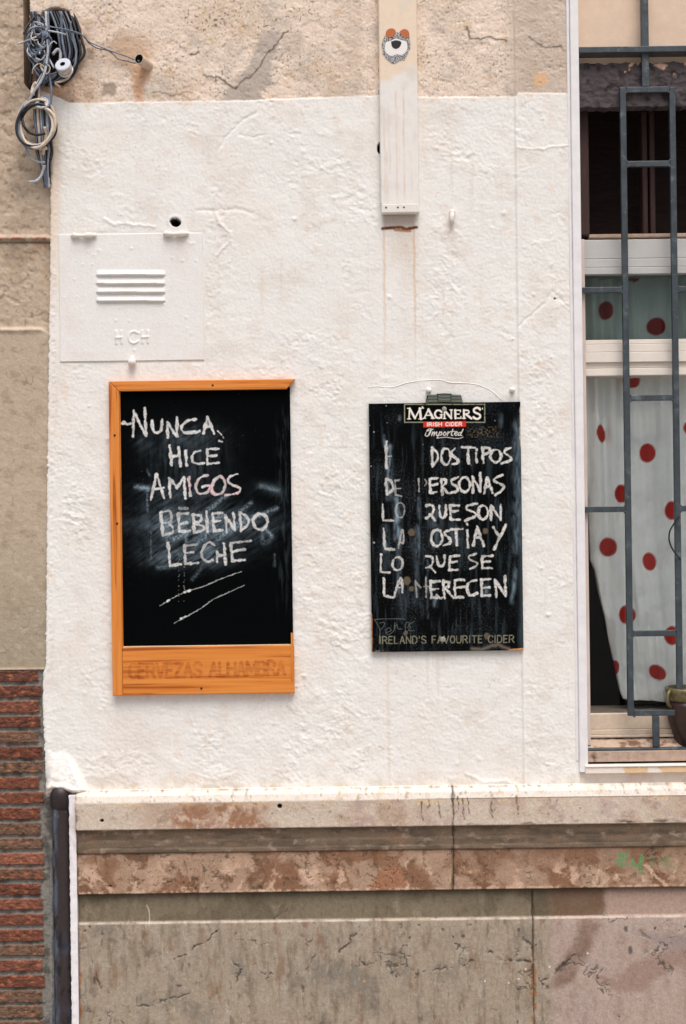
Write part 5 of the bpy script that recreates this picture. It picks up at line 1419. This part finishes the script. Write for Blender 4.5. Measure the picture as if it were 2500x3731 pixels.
    ls([(463, 262), (458, 356)], 6); ls([(463, 264), (510, 350)], 9); ls([(510, 350), (556, 262)], 6); ls([(552, 264), (562, 356)], 10)
    serif(458, 356); serif(562, 356, 18); serif(456, 263, 12); serif(560, 263, 12)
    ls([(592, 348), (628, 272)], 6); ls([(628, 272), (668, 348)], 10); ls([(606, 324), (650, 324)], 4.5); serif(592, 350, 12); serif(668, 350, 16)
    ls([(744, 296), (726, 282), (700, 284), (684, 312), (698, 342), (724, 348), (742, 338)], 8); ls([(742, 318), (742, 346)], 7); serif(742, 318, 12)
    ls([(768, 278), (768, 352)], 6); ls([(768, 280), (828, 350)], 9); ls([(828, 278), (828, 350)], 6); serif(764, 277, 12); serif(768, 352, 12); serif(828, 277, 12)
    ls([(862, 278), (864, 350)], 9); ls([(860, 280), (908, 280)], 5); ls([(862, 313), (898, 313)], 4.5); ls([(862, 349), (912, 349)], 5); ls([(908, 278), (908, 294)], 4); ls([(912, 334), (912, 350)], 4)
    ls([(938, 278), (940, 350)], 9); ls([(938, 280), (975, 282), (980, 304), (942, 316)], 6); ls([(958, 316), (1004, 352)], 9); serif(938, 350, 15)
    ls([(1080, 272), (1056, 258), (1028, 270), (1032, 296), (1076, 318), (1078, 344), (1050, 356), (1022, 340)], 9)
    ls([(1024, 334), (1024, 354)], 4); ls([(1078, 258), (1080, 282)], 4)
    ls([(574, 250), (584, 262)], 5); ls([(1100, 262), (1102, 270)], 4)
    c = mix3(c, C(236, 230, 220), lg)
    rb = poly_soft(qx, qy, [(583, 381), (957, 374), (957, 425), (583, 430)], 2.5)
    c = mix3(c, C(206, 58, 42), rb)
    tx = np.zeros(px.shape, np.float32)
    for q, _, am in words('IRISH CIDER', 616, 920, 418, 414, 29, .42):
        tx = np.maximum(tx, sst(5.2, 2.6, line_d(qx, qy, q, 12)))
    c = mix3(c, C(240, 224, 214), tx)
    im = np.zeros(px.shape, np.float32)
    for pts, wd in (([(606, 478), (600, 500), (622, 505), (640, 470), (655, 448), (632, 444), (612, 462), (640, 456), (668, 446)], 4), ([(655, 448), (636, 492), (616, 508)], 5),
                    ([(664, 470), (656, 502)], 4.5), ([(658, 492), (680, 470), (676, 502)], 4.5), ([(678, 492), (700, 470), (698, 498), (710, 500)], 4.5),
                    ([(728, 468), (704, 524)], 4.5), ([(722, 482), (742, 470), (742, 492), (722, 500)], 4.5), ([(770, 470), (756, 488), (768, 500), (784, 484), (772, 470)], 4.5),
                    ([(800, 468), (792, 502)], 4.5), ([(796, 484), (818, 468)], 4.5), ([(842, 446), (828, 494), (842, 500)], 4.5), ([(824, 466), (856, 464)], 3.5),
                    ([(858, 486), (880, 476), (870, 466), (856, 486), (868, 500), (886, 492)], 4.5), ([(912, 474), (892, 480), (892, 500), (910, 490), (932, 446)], 4.5), ([(918, 470), (908, 498), (920, 500)], 4.5),
                    ([(706, 524), (780, 516), (850, 526), (900, 526), (932, 514)], 3)):
        im = np.maximum(im, sst(wd + 1.2, wd - 2, line_d(qx, qy, smooth(pts, 5), 12)))
    c = mix3(c, C(216, 214, 206), im * .95)
    ft = np.zeros(px.shape, np.float32)
    for q, _, am in words("IRELAND'S FAVOURITE CIDER", 200, 1376, 1191, 1180, 62, .40):
        ft = np.maximum(ft, sst(5.5, 3.2, line_d(qx, qz, q, 12)))
    ft = np.maximum(ft, sst(5.5, 3.2, line_d(qx, qz, [(200, 1122), (200, 1191)], 12)))
    c = mix3(c, C(132, 130, 110), ft * .9 * sst(-.7, -.1, grain))
    sg = np.zeros(px.shape, np.float32)
    for pts in ([(202, 1132), (200, 1060), (160, 985), (165, 978), (280, 973), (425, 975)], [(200, 1010), (240, 1005), (235, 1040), (205, 1070)], [(255, 1095), (300, 1075), (280, 1050), (255, 1080), (275, 1112), (325, 1075), (335, 1005), (328, 1060), (350, 1025), (365, 1062), (400, 1062)],
                [(430, 1095), (425, 1020), (455, 1005), (460, 1035), (440, 1050)], [(500, 1000), (455, 1025), (470, 1045), (455, 1075), (506, 1078)]):
        sg = np.maximum(sg, sst(3.2, 1.2, line_d(qx, qz, smooth(pts, 5), 10)))
    c = mix3(c, C(112, 116, 120), sg * .75)
    k = ch[..., None]
    c = c * (1 - k) + C(224, 222, 218) * k
    # small sparks of chalk
    for x_, y_, r_ in ((150, 470, 8), (112, 412, 6), (124, 770, 7), (258, 240, 6), (1210, 372, 5), (266, 390, 4), (1000, 760, 4), (580, 580, 4)):
        c = mix3(c, C(200, 204, 204), .8 * sst(r_, r_ * .4, np.hypot(qx - x_, qy - y_)))
    ed = np.minimum(np.minimum(X - x0, x1 - X), np.minimum(Z - zb, zt - Z)) / MM
    H = .4 * fbm(px, py, 220, 2, 773) + 1.2 * np.exp(-((ed - 5) / 3.5) ** 2) * .3
    # clipped, slightly uneven outline
    dr = (qx > 1412) & (qx + (240 - qy) * .9 > 1446) & (qy < 240)
    sheet('slate', X, Z, H * MM, c, -.016, .008, M['board'], o)
    # bottle cap shaped tab above the top edge
    poly = [(604, 214), (616, 146), (640, 142), (698, 141), (704, 133), (770, 129), (828, 132), (836, 141), (890, 143), (914, 146), (930, 213)]
    b = B(); b.prism([(PX(*cv(p)), PZ(*cv(p)) + (.0012 if p[1] > 200 else 0)) for p in poly], -.017, -.008, .0008)
    tb = b.build('top_tab', M['tab'], o)
    b = B()
    for i, y_ in enumerate((150, 163, 176, 189, 202)):
        wv = 140 + i * 4
        for (xa_, xb_, dy) in ((770 - wv, 708, 2), (716, 824, -4), (832, 770 + wv, 2)):
            a_ = cv((xa_, y_ + dy)); e_ = cv((xb_, y_ + dy))
            mid = cv(((xa_ + xb_) / 2, y_ + dy - 2))
            b.tube([P(a_[0], a_[1], -.0172), P(mid[0], mid[1], -.0176), P(e_[0], e_[1], -.0172)], .0011, 6)
    q = [P(*cv(p), -.0172) for p in poly]
    b.tube(q, .0011, 6)
    b.build('tab_ridges', M['tab_line'], tb)
    for cx, cy, r_ in ((770, 265, .0085),):
        p = cv((cx, cy)); b = B(); b.lathe([(r_, 0), (r_, .0012), (r_ * .6, .003), (r_ * .25, .0032)], P(p[0], p[1], -.0162), (0, -1, 0), 18); b.build('screw', M['screw'], o, smooth_=False)
    p = cz((757, 1157)); b = B(); b.lathe([(.010, 0), (.010, .0012), (.006, .003), (.002, .0032)], P(p[0], p[1], -.0162), (0, -1, 0), 18); b.build('screw', M['screw'], o)
    p = cz((152, 307)); b = B(); b.lathe([(.0042, 0), (.004, .0012), (.001, .0018)], P(p[0], p[1], -.0162), (0, -1, 0), 12); b.build('screw', M['screw'], o)
cider_board()

# ================================================================== WINDOW GRILLE
gy0, gy1 = .020, .038
gr = thing('window_grille', 'blue grey iron security grille of square bars in front of the window', 'grille', P(2400, 2730, .03))
def bar_v(px_mid, py_mid, py0, py1, wd=22, y0=gy0, y1=gy1):
    xm = PX(px_mid, py_mid, y0)
    B().box(xm - wd * MM / 2, xm + wd * MM / 2, y0, y1, PZ(px_mid, py1, y0), PZ(px_mid, py0, y0), .002).build('upright', M['iron'], gr)
    return xm
def bar_h(py_mid, px_mid, xa_, xb_, ht=21, y0=gy0 + .001, y1=gy1 - .001):
    zm = PZ(px_mid, py_mid, y0)
    b = B().box(xa_, xb_, y0, y1, zm - ht * MM / 2, zm + ht * MM / 2, .002)
    for xe_, sg_ in ((xa_, 1), (xb_, -1)):                 # weld beads
        for zz_ in (-1, 1):
            r_ = random.uniform(.0035, .0055)
            b.lathe([(.0005, -r_), (r_ * .7, -r_ * .7), (r_, 0), (r_ * .7, r_ * .7), (.0005, r_)], (xe_ + sg_ * .001, (y0 + y1) / 2 - .005, zm + zz_ * ht * MM / 2), (0, 1, 0), 8)
    b.build('crossbar', M['iron'], gr)
xl = bar_v(2285, 1450, 316, 2609)
xrr = bar_v(2459, 1000, 316, 2609)
xr2 = bar_v(2700, 1450, 316, 2609); xr3 = bar_v(2874, 1450, 316, 2609)
hw = .0112
for a_, c_ in ((xl, xrr), (xr2, xr3)):
    for pm, xx in ((326, 2355), (596, 2360), (1449, 2380), (2308, 2390), (2598, 2390)):
        bar_h(pm, xx, a_ + hw, c_ - hw)
for pm, xx in ((1056, 2200), (1856, 2210)):
    bar_h(pm, xx, xb + .0003, xl - hw)
    bar_h(pm - 3, xx + 300, xrr + hw, xr2 - hw)
    bar_h(pm - 6, xx + 600, xr3 + hw, XW1)
zt_ = PZ(2350, 316, gy0)
for pxm in (2352, 2770):
    bar_v(pxm, 210, -250, 315, 27)
for pxm in (2392, 2810):
    bar_v(pxm, 2660, 2610, 2722, 24)
# flat shelf bar at the top: thin front, deep underside
B().box(xs0 + .0005, xs1 - .0005, .004, .078, PZ(2300, 190, .004), PZ(2300, 168, .004), .002).build('flat_bar', M['iron'], gr)
zf = PZ(2390, 2722, gy0)
B().box(xs0 + .0005, xs1 - .0005, .006, .050, PZ(2300, 2737, .006), PZ(2300, 2737, .006) + .009, .0015).build('flat_bar', M['iron'], gr)

# ================================================================== CURTAIN
def curtain():
    yc = .172
    x0, x1 = xs0 - .01, xs1 - .05
    zt, zb = PZ(2300, 985, yc), PZ(2300, 2545, yc)
    X, Z = grid(x0, x1, zb, zt, .0045)
    px, py = to_px(X, Z, yc)
    # left edge swings in towards the bottom, hem hangs in a shallow curve
    le = np.interp(py[:, 0], [900, 2040, 2080, 2159, 2246, 2330, 2395, 2475, 2524, 2560], [2100, 2150, 2166, 2180, 2203, 2217, 2231, 2248, 2259, 2275])
    fac = np.clip((x1 - X) / (x1 - x0), 0, 1)
    xle = ((le - 1250) * CR - (py[:, 0] - 1865.5) * SR) * MM * (DIST + yc) / DIST
    X = X + np.maximum(xle - x0, 0)[:, None] * fac ** 2.2
    hem = sst(2380, 2545, py)
    Z = Z + hem * (.012 * np.sin(X * 9) + .006 * fbm(X * 1000, X * 0, 120, 2, 801))
    low = sst(1000, 2000, py)
    H = 15 * np.sin(X * 74 + 1.6 * np.sin(X * 13) + .5 * fbm(px, py, 500, 2, 803)) * (.9 - .35 * low) + 46 * fbm(px, py * .10, 95, 3, 805) * (1 - .3 * low) + 16 * fbm(px + py * .5, py, 130, 3, 807) * low
    H = np.clip(H + 12 * low, -60, 60)
    px, py = to_px(X, Z, yc)
    c = np.ones(px.shape + (3,), np.float32) * C(232, 234, 232)
    red = C(168, 50, 45)
    dots = [(2208, 1131, 26, 33, 0), (2388, 1192, 32, 32, 0), (2308, 1015, 20, 14, 0), (2304, 1386, 28, 28, 0), (2190, 1580, 19, 33, -.15), (2357, 1651, 28, 34, 0), (2264, 1799, 28, 33, 0), (2447, 1860, 30, 34, 0),
            (2212, 1993, 32, 34, 0), (2365, 2046, 25, 33, -.2), (2281, 2239, 32, 33, 0), (2447, 2315, 30, 34, 0), (2393, 2449, 32, 25, .6), (2238, 2430, 14, 26, 0),
            (2540, 1300, 30, 32, 0), (2520, 1560, 30, 32, 0), (2600, 1760, 30, 32, 0), (2560, 2100, 30, 32, 0), (2680, 1450, 30, 32, 0), (2700, 1950, 30, 32, 0), (2640, 2280, 30, 32, 0), (2760, 1200, 30, 32, 0), (2800, 1700, 30, 32, 0), (2820, 2150, 30, 32, 0), (2560, 2440, 30, 32, 0)]
    for cx, cy, rx, ry, ro in dots:
        c = mix3(c, red, sst(1.08, .94, ell(px, py, cx, cy, rx, ry, ro)))
    o = sheet('curtain', X, Z, H * MM, c, yc, .004, M['fabric'], None, (0, yc, zb))
    tag(o, 'white curtain with red polka dots hanging behind the window glass', 'curtain')
curtain()

# ================================================================== FLOWERPOT and LOOSE CABLE
pc = Vector((PX(2502, 2600, .066), .066, z3 + .001))
pt = thing('clay_pot', 'brown clay pot with mottled yellow rim on the window sill behind the grille', 'pot', pc)
hpot = PZ(2450, 2512, .05) - pc.z
b = B()
b.lathe([(.030, 0), (.034, .004), (.050, .045), (.066, hpot * .45), (.072, hpot * .6), (.071, hpot * .72), (.066, hpot * .80)], pc + Vector((0, 0, 0)), (0, 0, 1), 32)
b.build('body', M['terracotta'], pt, smooth_=True)
b = B()
b.lathe([(.0665, hpot * .8), (.072, hpot * .84), (.074, hpot * .92), (.078, hpot * .98), (.077, hpot * 1.02), (.070, hpot * 1.03), (.062, hpot * .97)], pc, (0, 0, 1), 32)
b.build('rim', M['glaze'], pt, smooth_=True)
for s_ in (-1, 1):
    b = B(); b.tube(smooth([pc + Vector((s_ * .062, -.03, hpot * 1.0)), pc + Vector((s_ * .078, -.045, hpot * .95)), pc + Vector((s_ * .082, -.045, hpot * .8)), pc + Vector((s_ * .066, -.03, hpot * .7))]), .006, 8)
    b.build('handle', M['glaze'], pt, smooth_=True)
b = B()
q = [(2475, 1880, .004), (2458, 1905, .004), (2441, 1935, .004), (2438, 1965, .004), (2446, 1992, .004), (2460, 2015, .004), (2480, 2040, .008)]
cable(b, q, .003, .01, n=7)
tag(b.build('loose_cable', M['cable_black'], None, P(2475, 1880, .004), smooth_=True), 'thin black cable bowing out beside the right grille upright', 'cable')
